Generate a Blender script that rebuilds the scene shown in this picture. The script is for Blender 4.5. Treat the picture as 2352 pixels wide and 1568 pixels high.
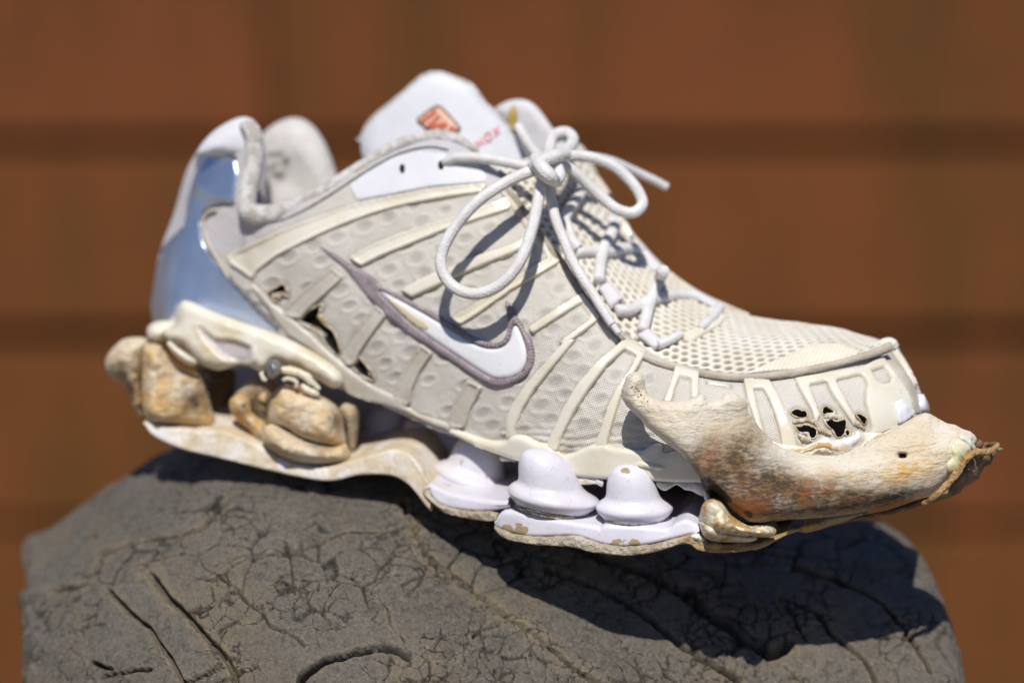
import bpy, bmesh, math, random
import numpy as np
from mathutils import Vector, noise
from mathutils.bvhtree import BVHTree
from mathutils.geometry import delaunay_2d_cdt

random.seed(7); np.random.seed(7)
R = math.radians
for o in list(bpy.data.objects):
    bpy.data.objects.remove(o)

# ------------------------------------------------------------------ camera, sky, sun, exposure
PITCH = R(12)                 # the camera looks down on the shoe
D = 0.85                      # focus distance
FX = 85 / 36 * 2352           # focal length in units of the measuring grid (2352 wide)
LIFT = 1.300                  # height of the focus point above the ground
CT, ST = math.cos(PITCH), math.sin(PITCH)

def W(p):
    """view-aligned frame (x right, y away, z up on the slanted view) -> world"""
    p = np.asarray(p, float)
    return np.stack([p[..., 0], p[..., 1] * CT + p[..., 2] * ST, -p[..., 1] * ST + p[..., 2] * CT + LIFT], -1)

sc = bpy.context.scene
cam = bpy.data.cameras.new('camera')
cam.lens = 85; cam.sensor_width = 36; cam.clip_start = 0.01; cam.clip_end = 100
cam.dof.use_dof = True; cam.dof.focus_distance = D + 0.010; cam.dof.aperture_fstop = 3.8
camo = bpy.data.objects.new('camera', cam); sc.collection.objects.link(camo)
camo.location = W((0, -D, 0)); camo.rotation_euler = (math.pi / 2 - PITCH, 0, 0)
sc.camera = camo

SUN_EL, SUN_AZ = R(57), R(-3)      # azimuth: 0 = straight from behind the camera, positive = from the right
world = bpy.data.worlds.new('World'); sc.world = world; world.use_nodes = True
nt = world.node_tree
sky = nt.nodes.new('ShaderNodeTexSky'); sky.sky_type = 'NISHITA'; sky.sun_disc = False
sky.sun_elevation = SUN_EL; sky.sun_rotation = math.pi + SUN_AZ
sky.ozone_density = 6.0; sky.air_density = 1.0; sky.dust_density = 0.0
nt.nodes['Background'].inputs[1].default_value = 0.042
tint = nt.nodes.new('ShaderNodeMix'); tint.data_type = 'RGBA'; tint.blend_type = 'MULTIPLY'; tint.inputs[0].default_value = 1.0
tint.inputs[7].default_value = (.86, .97, 1.18, 1)     # daylight white balance: the sky reads bluer than the sun
nt.links.new(sky.outputs[0], tint.inputs[6]); nt.links.new(tint.outputs[2], nt.nodes['Background'].inputs[0])
sun = bpy.data.lights.new('sun', 'SUN'); sun.energy = 3.7; sun.angle = R(0.5); sun.color = (1.0, 0.96, 0.895)
suno = bpy.data.objects.new('sun', sun); sc.collection.objects.link(suno)
suno.rotation_euler = Vector((-math.sin(SUN_AZ) * math.cos(SUN_EL), math.cos(SUN_AZ) * math.cos(SUN_EL), -math.sin(SUN_EL))).to_track_quat('-Z', 'Y').to_euler()
suno.location = (0, -2, 3)
sc.view_settings.view_transform = 'Standard'; sc.view_settings.look = 'None'
sc.view_settings.exposure = 0.25; sc.view_settings.gamma = 1.0

# ------------------------------------------------------------------ measuring helpers
TILE = {1: (294, 229.7, .25), 2: (588, 392.2, .25), 3: (588, 588, .25), 4: (1176, 392.2, .25), 5: (1176, 784.4, .25),
        6: (1764, 689, .25), 7: (1764, 918.8, .25), 8: (229.7, 689, .25), 9: (1406.8, 1033.6, .25), 10: (803.9, 160.8, .25),
        'r2': (803.9, 143.6, .34786), 'r4': (631.6, 516.8, .32954), 'r5': (918.75, 918.75, .31745),
        'r6': (1378.1, 689.1, .41410), 'r7': (0, 976.2, .5), 'r8': (1176, 1091, .5)}

def T(n, *pts):
    x, y, s = TILE[n]
    return [(x + a * s, y + b * s) for a, b in pts]

def P(u, v, y):
    u = np.asarray(u, float); v = np.asarray(v, float); y = np.asarray(y, float)
    return np.stack([(u - 1176) * (D + y) / FX, y + 0 * u, (784 - v) * (D + y) / FX], -1)

def proj(p):
    return 1176 + FX * p[..., 0] / (D + p[..., 1]), 784 - FX * p[..., 2] / (D + p[..., 1])

def resample(poly, step, closed=False):
    p = np.array(poly, float)
    if closed: p = np.vstack([p, p[:1]])
    d = np.r_[0, np.cumsum(np.hypot(*(p[1:] - p[:-1]).T[:2]))] if p.shape[1] == 2 else np.r_[0, np.cumsum(np.linalg.norm(p[1:] - p[:-1], axis=1))]
    n = max(int(round(d[-1] / step)), 3)
    t = np.linspace(0, d[-1], n + 1)
    q = np.stack([np.interp(t, d, p[:, k]) for k in range(p.shape[1])], -1)
    return q[:-1] if closed else q

def spline(pts, n, closed=False):
    """Catmull-Rom through pts, n samples per span"""
    p = np.array(pts, float)
    if closed: p = np.vstack([p[-1:], p, p[:2]])
    else: p = np.vstack([2 * p[0] - p[1], p, 2 * p[-1] - p[-2]])
    out = []
    t = np.linspace(0, 1, n, endpoint=False)[:, None]
    for i in range(1, len(p) - 2):
        a, b, c, d = p[i - 1], p[i], p[i + 1], p[i + 2]
        out.append(.5 * ((2 * b) + (c - a) * t + (2 * a - 5 * b + 4 * c - d) * t ** 2 + (3 * b - a - 3 * c + d) * t ** 3))
    if not closed: out.append(p[-2:-1])
    return np.vstack(out)

def smooth_poly(poly, n=4):
    return [tuple(q) for q in spline(poly, n, True)]

def inside(px, py, poly):
    poly = np.asarray(poly, float)
    r = np.zeros(px.shape, bool)
    x0, y0 = poly[-1]
    for x1, y1 in poly:
        c = ((y1 > py) != (y0 > py))
        with np.errstate(divide='ignore', invalid='ignore'):
            r ^= c & (px < (x0 - x1) * (py - y1) / (y0 - y1 if y0 != y1 else 1e-9) + x1)
        x0, y0 = x1, y1
    return r

def segdist(px, py, poly, closed=True):
    poly = np.asarray(poly, float)
    a = poly if closed else poly[:-1]
    b = np.roll(poly, -1, 0) if closed else poly[1:]
    best = np.full(px.shape, 1e9)
    for (x0, y0), (x1, y1) in zip(a, b):
        dx, dy = x1 - x0, y1 - y0
        L = dx * dx + dy * dy + 1e-12
        t = np.clip(((px - x0) * dx + (py - y0) * dy) / L, 0, 1)
        best = np.minimum(best, (px - x0 - t * dx) ** 2 + (py - y0 - t * dy) ** 2)
    return np.sqrt(best)

def sstep(a, b, x):
    t = np.clip((x - a) / (b - a), 0, 1)
    return t * t * (3 - 2 * t)

def nz(p, scale, seed=0.0):
    s = Vector((seed, seed * 1.7, -seed))
    return np.array([noise.noise(Vector(q) * scale + s) for q in p])

def n2(a, b, f, seed=0.0):
    return np.array([noise.noise(Vector((x * f, y * f, seed))) for x, y in zip(a, b)])

# ------------------------------------------------------------------ materials
class N:
    def __init__(self, name):
        self.m = bpy.data.materials.new(name); self.m.use_nodes = True
        self.t = self.m.node_tree; self.b = self.t.nodes['Principled BSDF']
        self.co = self.t.nodes.new('ShaderNodeTexCoord').outputs['Object']
    def n(self, typ, **k):
        x = self.t.nodes.new(typ)
        for a, b in k.items(): setattr(x, a, b)
        return x
    def L(self, a, b): self.t.links.new(a, b)
    def noise(self, scale, detail=4, rough=.55, stretch=None, dist=0.0):
        x = self.n('ShaderNodeTexNoise'); x.inputs['Scale'].default_value = scale
        x.inputs['Detail'].default_value = detail; x.inputs['Roughness'].default_value = rough; x.inputs['Distortion'].default_value = dist
        self.L(self.coord(stretch), x.inputs['Vector']); return x.outputs['Fac']
    def coord(self, stretch=None):
        if stretch is None: return self.co
        mp = self.n('ShaderNodeMapping'); mp.inputs['Scale'].default_value = stretch[:3]
        if len(stretch) > 3: mp.inputs['Rotation'].default_value = stretch[3:]
        self.L(self.co, mp.inputs['Vector']); return mp.outputs[0]
    def vor(self, scale, feat='F1', stretch=None, warp=0.0):
        x = self.n('ShaderNodeTexVoronoi', feature=feat); x.inputs['Scale'].default_value = scale
        c = self.coord(stretch)
        if warp:
            nn = self.n('ShaderNodeTexNoise'); nn.inputs['Scale'].default_value = scale * .8; nn.inputs['Detail'].default_value = 4
            self.L(c, nn.inputs['Vector'])
            a = self.n('ShaderNodeVectorMath', operation='SCALE'); a.inputs['Scale'].default_value = warp / scale
            self.L(nn.outputs['Color'], a.inputs[0])
            b = self.n('ShaderNodeVectorMath', operation='ADD'); self.L(c, b.inputs[0]); self.L(a.outputs[0], b.inputs[1]); c = b.outputs[0]
        self.L(c, x.inputs['Vector']); return x.outputs['Distance']
    def ramp(self, f, lo, hi, a=0.0, b=1.0):
        x = self.n('ShaderNodeMapRange', interpolation_type='SMOOTHSTEP')
        for k, v in zip(('From Min', 'From Max', 'To Min', 'To Max'), (lo, hi, a, b)): x.inputs[k].default_value = v
        self.L(f, x.inputs['Value']); return x.outputs[0]
    def attr(self, name):
        return self.n('ShaderNodeAttribute', attribute_name=name).outputs['Fac']
    def mul(self, a, b, op='MULTIPLY'):
        x = self.n('ShaderNodeMath', operation=op)
        for i, s in enumerate((a, b)):
            if isinstance(s, (int, float)): x.inputs[i].default_value = s
            else: self.L(s, x.inputs[i])
        return x.outputs[0]
    def mix(self, f, a, b, mode='MIX'):
        x = self.n('ShaderNodeMix', data_type='RGBA', blend_type=mode)
        for s, k in ((f, 0), (a, 6), (b, 7)):
            if isinstance(s, (int, float)): x.inputs[k].default_value = s
            elif isinstance(s, tuple): x.inputs[k].default_value = (*s, 1)
            else: self.L(s, x.inputs[k])
        return x.outputs[2]
    def bump(self, f, dist, strength=1.0, prev=None):
        x = self.n('ShaderNodeBump'); x.inputs['Distance'].default_value = dist; x.inputs['Strength'].default_value = strength
        self.L(f, x.inputs['Height'])
        if prev is not None: self.L(prev, x.inputs['Normal'])
        return x.outputs[0]
    def done(self, col, rough=.6, nrm=None, spec=.4, metal=0.0, coat=0.0, sheen=0.0, sss=0.0, sssr=(1, .8, .6)):
        b = self.b
        for s, k in ((col, 'Base Color'), (rough, 'Roughness'), (metal, 'Metallic')):
            if isinstance(s, (int, float)): b.inputs[k].default_value = s
            elif isinstance(s, tuple): b.inputs[k].default_value = (*s, 1)
            else: self.L(s, b.inputs[k])
        b.inputs['Specular IOR Level'].default_value = spec
        b.inputs['Coat Weight'].default_value = coat; b.inputs['Coat Roughness'].default_value = .12
        b.inputs['Sheen Weight'].default_value = sheen
        if sss:
            b.inputs['Subsurface Weight'].default_value = sss; b.inputs['Subsurface Radius'].default_value = sssr
            b.inputs['Subsurface Scale'].default_value = .003
        if nrm is not None: self.L(nrm, b.inputs['Normal'])
        return self.m

MAT = {}
def make_materials():
    # quarter fabric: pale mesh over darker dimples
    k = N('quarter_fabric')
    g = k.noise(60, 5); f = k.noise(2600, 2, stretch=(1, 1, 1))
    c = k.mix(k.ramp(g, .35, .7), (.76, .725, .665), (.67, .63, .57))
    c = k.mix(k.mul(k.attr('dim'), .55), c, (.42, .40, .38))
    c = k.mix(k.mul(k.attr('grime'), .8), c, (.36, .29, .20))
    c = k.mix(k.mul(k.attr('lilac'), .7), c, (.66, .66, .76))
    def weave(rot):
        w_ = k.n('ShaderNodeTexWave', wave_type='BANDS', bands_direction='X'); w_.inputs['Scale'].default_value = 420; w_.inputs['Distortion'].default_value = .6; w_.inputs['Detail'].default_value = 1
        k.L(k.coord((1, 1, 1, 0, rot, 0)), w_.inputs['Vector']); return w_.outputs['Fac']
    wv = k.mul(weave(R(20)), weave(R(110)))
    nr = k.bump(wv, .0005, .7); nr = k.bump(k.noise(220, 3), .0008, .6, nr)
    c = k.mix(k.ramp(wv, .0, .4, .42, 0), c, (.36, .33, .28))
    MAT['fabric'] = k.done(c, .62, nr, spec=.35, sheen=.15)
    # glossy cage rubber
    k = N('cage_rubber')
    g = k.noise(45, 5); g2 = k.noise(190, 4)
    c = k.mix(k.ramp(g, .38, .68), (.74, .70, .60), (.66, .60, .47))
    c = k.mix(k.ramp(g2, .6, .78, 0, .5), c, (.58, .50, .36))
    nr = k.bump(k.noise(120, 3), .0006, .5); nr = k.bump(k.noise(900, 2), .0001, .5, nr)
    MAT['cage'] = k.done(c, k.ramp(g2, .3, .7, .16, .34), nr, spec=.5, coat=.25, sss=.15)
    k = N('faded_rubber')
    g = k.noise(55, 5)
    c = k.mix(k.ramp(g, .36, .68), (.56, .53, .47), (.47, .42, .35))
    MAT['rib_faded'] = k.done(c, .34, k.bump(k.noise(150, 3), .0007, .5), spec=.5)
    # thin vamp mesh
    k = N('vamp_mesh')
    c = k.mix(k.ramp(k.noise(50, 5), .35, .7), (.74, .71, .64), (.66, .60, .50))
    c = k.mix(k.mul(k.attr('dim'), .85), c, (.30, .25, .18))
    nr = k.bump(k.noise(1800, 2), .0003, .6)
    MAT['vamp'] = k.done(c, .75, nr, spec=.25, sheen=.2)
    k = N('ribbed_webbing')
    c = k.mix(k.ramp(k.noise(70, 4), .3, .7), (.75, .71, .62), (.68, .62, .51))
    MAT['webbing'] = k.done(c, .7, k.bump(k.noise(1400, 2), .0003, .5), spec=.25)
    k = N('white_webbing')
    c = k.mix(k.ramp(k.noise(120, 4), .3, .7), (.69, .68, .70), (.61, .59, .60))
    MAT['loop'] = k.done(c, .65, k.bump(k.noise(1500, 2), .0003, .5), spec=.25)
    k = N('thread_lilac')
    c = k.mix(k.ramp(k.noise(900, 2), .3, .7), (.36, .30, .34), (.50, .44, .46))
    MAT['stitch'] = k.done(c, .6, None, spec=.3)
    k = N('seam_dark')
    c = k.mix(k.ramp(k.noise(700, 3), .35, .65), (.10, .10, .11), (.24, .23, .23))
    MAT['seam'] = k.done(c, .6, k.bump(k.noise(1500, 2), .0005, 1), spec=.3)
    # piping tape
    k = N('piping_tape')
    c = k.mix(k.ramp(k.noise(90, 5), .35, .65), (.56, .51, .43), (.43, .37, .29))
    MAT['piping'] = k.done(c, .7, k.bump(k.vor(1600), .0003, .6), spec=.25, sheen=.2)
    k = N('eyestay_edge')
    c = k.mix(k.ramp(k.noise(140, 5), .35, .65), (.40, .35, .29), (.22, .18, .13))
    MAT['eyestay'] = k.done(c, .7, k.bump(k.noise(900), .0004, .6), spec=.25)
    k = N('eyestay_cream')
    c = k.mix(k.ramp(k.noise(140, 5), .35, .65), (.62, .57, .49), (.50, .44, .36))
    MAT['stay'] = k.done(c, .65, k.bump(k.noise(900), .0003, .6), spec=.3)
    # lace
    k = N('lace_cord')
    c = k.mix(k.ramp(k.noise(160, 4), .3, .7), (.75, .74, .74), (.66, .635, .61))
    nr = k.bump(k.vor(1500, stretch=(1, 1, 1)), .0005, .5)
    MAT['lace'] = k.done(c, .7, nr, spec=.25, sheen=.2)
    # collar terry
    k = N('collar_terry')
    c = k.mix(k.ramp(k.noise(260, 5), .35, .65), (.69, .67, .66), (.46, .42, .37))
    nr = k.bump(k.noise(1100, 3), .0012, .9)
    MAT['terry'] = k.done(c, .9, nr, spec=.15, sheen=.5)
    k = N('lining_cloth')
    c = k.mix(k.ramp(k.noise(90, 5), .35, .7), (.66, .64, .61), (.52, .49, .46))
    c = k.mix(k.attr('grime'), c, (.10, .09, .06))
    MAT['lining'] = k.done(c, .9, k.bump(k.noise(700, 3), .0008, .7), spec=.15, sheen=.3)
    k = N('white_cloth')
    c = k.mix(k.ramp(k.noise(70, 4), .3, .7), (.69, .695, .73), (.64, .64, .68))
    MAT['white'] = k.done(c, .7, k.bump(k.noise(1300, 2), .0002, .5), spec=.25, sheen=.2)
    k = N('white_film')
    c = k.mix(k.ramp(k.noise(300, 4), .55, .8), (.75, .75, .78), (.60, .56, .50))
    MAT['film'] = k.done(c, .32, k.bump(k.noise(300, 3), .0002, .5), spec=.5)
    k = N('yellowed_film')
    MAT['yellow'] = k.done(k.mix(k.noise(200), (.63, .56, .38), (.52, .45, .30)), .4, None)
    k = N('border_thread')
    w = k.attr('thread')
    c = k.mix(k.ramp(k.noise(160, 4), .3, .7), (.27, .225, .245), (.36, .305, .32))
    c = k.mix(k.ramp(w, .1, .6, .8, 0), c, (.12, .10, .11))
    MAT['thread'] = k.done(c, .45, k.bump(k.noise(1400, 2), .0004, .7), spec=.4)
    # silver heel: blue of the reflected sky put into its base colour
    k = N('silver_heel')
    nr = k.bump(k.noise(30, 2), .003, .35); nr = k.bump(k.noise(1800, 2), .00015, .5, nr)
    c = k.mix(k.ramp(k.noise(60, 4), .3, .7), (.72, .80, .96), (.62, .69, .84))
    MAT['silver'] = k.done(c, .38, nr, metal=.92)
    # painted columns and sole
    k = N('painted_column')
    chip = k.mul(k.ramp(k.noise(150, 5, .6), .66, .68), k.ramp(k.noise(40, 2), .45, .6))
    crack = k.mul(k.ramp(k.vor(160, 'DISTANCE_TO_EDGE', (1, 1, 2.2), .8), .0, .018, 1, 0), k.ramp(k.noise(60, 2), .55, .7))
    spk = k.ramp(k.vor(420), .06, .09, 1, 0)
    c = k.mix(k.ramp(k.noise(80, 4), .35, .7), (.69, .675, .75), (.63, .61, .67))
    c = k.mix(k.ramp(k.noise(34, 5, .6), .5, .66, 0, .55), c, (.60, .56, .53))
    c = k.mix(k.ramp(k.noise(260, 5, .7), .6, .72, 0, .5), c, (.46, .41, .36))
    c = k.mix(k.mul(spk, .7), c, (.36, .31, .26))
    c = k.mix(k.mul(crack, .6), c, (.36, .31, .28)); c = k.mix(chip, c, (.40, .33, .20))
    c = k.mix(k.ramp(k.mul(k.attr('grime'), k.ramp(k.noise(330, 5, .65), .3, .62, .25, 1.6)), .38, .5), c, (.36, .29, .17))
    MAT['column'] = k.done(c, .36, k.bump(k.noise(260, 4), .0005, .5), spec=.45)
    k = N('outsole_rubber')
    c = k.mix(k.ramp(k.noise(120, 5), .35, .65), (.62, .56, .46), (.40, .33, .23))
    c = k.mix(k.mul(k.attr('grime'), 1.0), c, (.42, .27, .10))
    nr = k.bump(k.noise(380, 5, .65, (1, 1, 1)), .0026, 1.0)
    MAT['outsole'] = k.done(c, .75, nr, spec=.25)
    k = N('sole_plate_plastic')
    c = k.mix(k.ramp(k.noise(55, 5), .42, .6), (.72, .67, .60), (.58, .48, .33))
    c = k.mix(k.ramp(k.noise(170, 6, .65), .54, .66, 0, .25), c, (.42, .32, .2))
    c = k.mix(k.ramp(k.noise(90, 3), .60, .66, 0, .8), c, (.74, .72, .74))
    MAT['plate'] = k.done(c, .55, k.bump(k.noise(160, 5, .6), .0016, .7), spec=.35)
    k = N('heel_cup_plastic')
    c = k.mix(k.ramp(k.noise(45, 4), .4, .68), (.73, .69, .59), (.62, .52, .33))
    c = k.mix(k.attr('lilac'), c, (.52, .47, .46))
    MAT['cup'] = k.done(c, .36, k.bump(k.noise(120, 4), .001, .5), spec=.45, sss=.12)
    # bone
    def bone(name, base, warm, dark, rough=.62):
        k = N(name)
        g = k.noise(38, 5); fib = k.noise(150, 6, .65, (1.0, 1.6, 4.2, 0, R(-14), 0)); pit = k.vor(520, stretch=(1, 1, 1.8))
        c = k.mix(k.ramp(g, .38, .66), base, warm)
        c = k.mix(k.ramp(fib, .52, .8, 0, .25), c, (.62, .50, .36))
        c = k.mix(k.mul(k.attr('yellow'), k.ramp(k.noise(150, 6, .65), .38, .6)), c, (.74, .43, .11))
        st = k.attr('stain')
        br = k.mul(st, k.ramp(k.noise(75, 6, .62), .28, .56))
        c = k.mix(br, c, (.36, .215, .10))
        fl = k.noise(330, 6, .75, (1.0, 1.6, 2.6, 0, R(-12), 0))
        c = k.mix(k.mul(k.mul(st, k.ramp(fl, .42, .56)), .95), c, (.11, .083, .055))
        c = k.mix(k.mul(k.attr('rust'), k.ramp(k.noise(160, 5, .6), .36, .52)), c, (.42, .145, .04))
        c = k.mix(k.ramp(k.mul(k.attr('black'), k.ramp(k.noise(190, 5, .65), .25, .7, .5, 1.5)), .38, .6), c, (.035, .022, .02))
        spk = k.ramp(k.vor(330, warp=.4), .05, .13, 1, 0)
        c = k.mix(k.mul(spk, .45), c, (.42, .24, .10))
        nr = k.bump(fib, .0022, .75); nr = k.bump(k.ramp(pit, 0, .35), .0006, .5, nr)
        nr = k.bump(k.mul(st, fl), .0025, .9, nr)
        MAT[name] = k.done(c, k.ramp(k.attr('black'), .3, .9, rough, .25), nr, spec=.35, sss=.08, sssr=(1, .7, .4))
    bone('bone_jaw', (.77, .71, .60), (.72, .62, .46), (.2, .14, .08))
    bone('bone_heel', (.80, .71, .56), (.68, .50, .27), (.2, .14, .08), .6)
    k = N('spongy_bone')
    c = k.mix(k.ramp(k.vor(700), .15, .55), (.16, .075, .025), (.72, .58, .40))
    MAT['spongy'] = k.done(c, .6, k.bump(k.vor(560), .002, 1), spec=.3)
    k = N('hole_shade'); MAT['foramen_shade'] = k.done(k.mix(k.noise(200), (.16, .10, .05), (.28, .18, .09)), .8)
    # glue
    k = N('glue')
    g = k.noise(120, 5)
    c = k.mix(k.ramp(g, .42, .56), (.76, .70, .54), (.52, .35, .13))
    c = k.mix(k.ramp(k.noise(200, 5), .58, .7), c, (.78, .74, .66))
    MAT['glue'] = k.done(c, k.ramp(k.noise(300, 4), .4, .65, .12, .5), k.bump(k.noise(260, 5), .002, .7), spec=.5, coat=.3, sss=.2)
    k = N('clear_glue')
    MAT['clear'] = k.done(k.mix(k.noise(130, 4), (.70, .64, .34), (.80, .76, .58)), .1, k.bump(k.noise(160, 4), .002, .7), spec=.5, coat=.6, sss=.3)
    k = N('white_glue')
    MAT['wglue'] = k.done(k.mix(k.ramp(k.noise(160, 4), .45, .7), (.78, .76, .72), (.70, .58, .38)), .16, k.bump(k.noise(170, 4), .0025, .8), spec=.5, coat=.5, sss=.15)
    k = N('frayed_foam')
    MAT['fray'] = k.done(k.mix(k.ramp(k.noise(300, 5), .4, .62), (.70, .63, .52), (.47, .36, .20)), .7, k.bump(k.noise(700, 4), .0015, 1), spec=.3, sheen=.2)
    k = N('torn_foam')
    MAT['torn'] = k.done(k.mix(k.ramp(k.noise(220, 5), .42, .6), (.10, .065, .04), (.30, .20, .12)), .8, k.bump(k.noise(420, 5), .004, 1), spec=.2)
    k = N('curled_leather')
    c = k.mix(k.ramp(k.noise(150, 5), .38, .62), (.50, .33, .14), (.26, .15, .07))
    c = k.mix(k.mul(k.attr('yellow'), k.ramp(k.noise(200, 4), .35, .55)), c, (.66, .44, .13))
    MAT['leather'] = k.done(c, .6, k.bump(k.noise(420, 5), .0025, 1), spec=.3)
    k = N('dark_rubber_sole')
    MAT['under'] = k.done(k.mix(k.noise(150, 4), (.34, .25, .17), (.44, .34, .24)), .7, k.bump(k.noise(300, 4), .001, .6))
    k = N('curled_sole_shaded')
    MAT['curl'] = k.done(k.mix(k.ramp(k.noise(140, 5), .4, .6), (.27, .185, .115), (.16, .105, .065)), .75, k.bump(k.noise(260, 5), .0025, .9), spec=.25)  # sole rubber darkened: shade of the down-facing edge put into the colour
    k = N('steel')
    MAT['steel'] = k.done((.35, .36, .38), .35, k.bump(k.noise(700, 2), .001, 1), metal=.9)
    k = N('logo_red'); MAT['red'] = k.done(k.mix(k.noise(300), (.66, .13, .08), (.60, .16, .10)), .5)
    k = N('logo_pale'); MAT['peach'] = k.done(k.mix(k.noise(200), (.70, .45, .33), (.66, .40, .28)), .5)
    k = N('logo_rim'); MAT['brown'] = k.done(k.mix(k.noise(200), (.16, .08, .07), (.22, .11, .09)), .5)
    k = N('letter_pink'); MAT['pink'] = k.done(k.mix(k.ramp(k.noise(600), .35, .65), (.70, .16, .20), (.78, .40, .42)), .6)
    k = N('eyelet_gold'); MAT['gold'] = k.done(k.mix(k.noise(300), (.48, .32, .07), (.36, .23, .05)), .5)
    k = N('eyelet_hole'); MAT['hole'] = k.done((.012, .011, .01), .9)
    # cracked tyre rubber
    k = N('tyre_rubber')
    g = k.noise(22, 6, .6); fine = k.noise(900, 3)
    c = k.mix(k.ramp(g, .35, .66), (.37, .325, .265), (.265, .228, .185))
    c = k.mix(k.ramp(k.noise(620, 5, .75), .42, .64, 0, .8), c, (.42, .38, .325))
    c = k.mix(k.ramp(k.noise(340, 5, .7), .5, .66, 0, .6), c, (.13, .113, .093))
    c = k.mix(k.mul(k.ramp(k.noise(26, 5), .5, .66), .6), c, (.43, .34, .225))
    c = k.mix(k.mul(k.attr('dust'), k.ramp(k.noise(240, 5), .3, .6, .45, 1)), c, (.52, .41, .26))
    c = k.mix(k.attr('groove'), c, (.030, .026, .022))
    ck = k.vor(55, 'DISTANCE_TO_EDGE', (1, 1, 1.3), 1.6); ckm = k.mul(k.ramp(ck, 0, .022, 1, 0), k.ramp(k.noise(24, 3), .52, .62))
    ck2 = k.vor(150, 'DISTANCE_TO_EDGE', (1, 1, 1.9), 1.8); ckm2 = k.mul(k.ramp(ck2, 0, .05, 1, 0), k.ramp(k.noise(40, 3), .50, .64))
    c = k.mix(k.mul(ckm, .8), c, (.03, .026, .022)); c = k.mix(k.mul(ckm2, .6), c, (.05, .043, .036))
    spec = k.mul(k.ramp(k.vor(520), .05, .12, 1, 0), k.ramp(k.noise(300), .5, .6))
    c = k.mix(k.mul(spec, .85), c, (.80, .78, .74))
    c = k.mix(k.mul(k.ramp(k.vor(430, warp=.8), .04, .17, 1, 0), .7), c, (.09, .078, .066))
    c = k.mix(k.ramp(k.noise(800, 3, .8), .56, .68, 0, .55), c, (.62, .57, .50))
    nr = k.bump(k.mul(ckm, -1.0), .003, .9); nr = k.bump(k.mul(ckm2, -1.0), .0018, .8, nr)
    nr = k.bump(k.noise(480, 6, .8), .0042, 1.0, nr); nr = k.bump(k.noise(120, 5, .6), .003, .7, nr)
    MAT['tyre'] = k.done(c, k.ramp(fine, .3, .7, .32, .58), nr, spec=.55)
    # fence boards and earth
    k = N('fence_wood')
    rnd = k.n('ShaderNodeObjectInfo').outputs['Random']
    g = k.noise(3.0, 3, .5, (1.7, 1, .5)); gr = k.noise(9, 6, .6, (.5, 1, 9))
    c = k.mix(k.ramp(g, .36, .64), (.195, .064, .024), (.122, .054, .018))
    c = k.mix(k.mul(rnd, .4), c, (.150, .068, .016))
    c = k.mix(k.ramp(gr, .4, .7, 0, .3), c, (.07, .032, .013))
    MAT['wood'] = k.done(c, .8, k.bump(gr, .002, .5), spec=.08)
    k = N('earth')
    c = k.mix(k.ramp(k.noise(5, 6), .35, .65), (.27, .205, .14), (.19, .145, .10))
    MAT['earth'] = k.done(c, .9, k.bump(k.noise(30, 6), .02, .8), spec=.2)
make_materials()

# ------------------------------------------------------------------ object helpers
COL = sc.collection
def empty(name, loc, label, cat):
    o = bpy.data.objects.new(name, None); COL.objects.link(o); o.location = loc
    o.empty_display_size = .02; o['label'] = label; o['category'] = cat
    return o

def mesh(name, v, f, m, parent=None, smooth=True, attrs=None, label=None, wd=True):
    """v in the view-aligned frame (wd) or already in world space"""
    v = W(v) if wd else np.asarray(v, float)
    if parent is not None:
        q, off = parent, np.zeros(3)
        while q is not None:
            off += np.array(q.location); q = q.parent
        v = v - off
    me = bpy.data.meshes.new(name); me.from_pydata(v.tolist(), [], [tuple(map(int, q)) for q in f])
    me.polygons.foreach_set('use_smooth', [smooth] * len(me.polygons))
    for a, val in (attrs or {}).items():
        at = me.attributes.new(a, 'FLOAT', 'POINT'); at.data.foreach_set('value', np.asarray(val, float).astype(np.float32))
    me.materials.append(MAT[m]); me.update()
    o = bpy.data.objects.new(name, me); COL.objects.link(o)
    if parent is not None: o.parent = parent
    if label: o['label'] = label
    return o

def grid_faces(n, m, wrap=False):
    i, j = np.meshgrid(np.arange(n - 1), np.arange(m if wrap else m - 1), indexing='ij')
    a = i * m + j; b = i * m + (j + 1) % m
    return np.stack([a, b, b + m, a + m], -1).reshape(-1, 4)

def normals(g):
    du = np.gradient(g, axis=0); dv = np.gradient(g, axis=1)
    n = np.cross(du, dv); return n / (np.linalg.norm(n, axis=-1, keepdims=True) + 1e-12)

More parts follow.
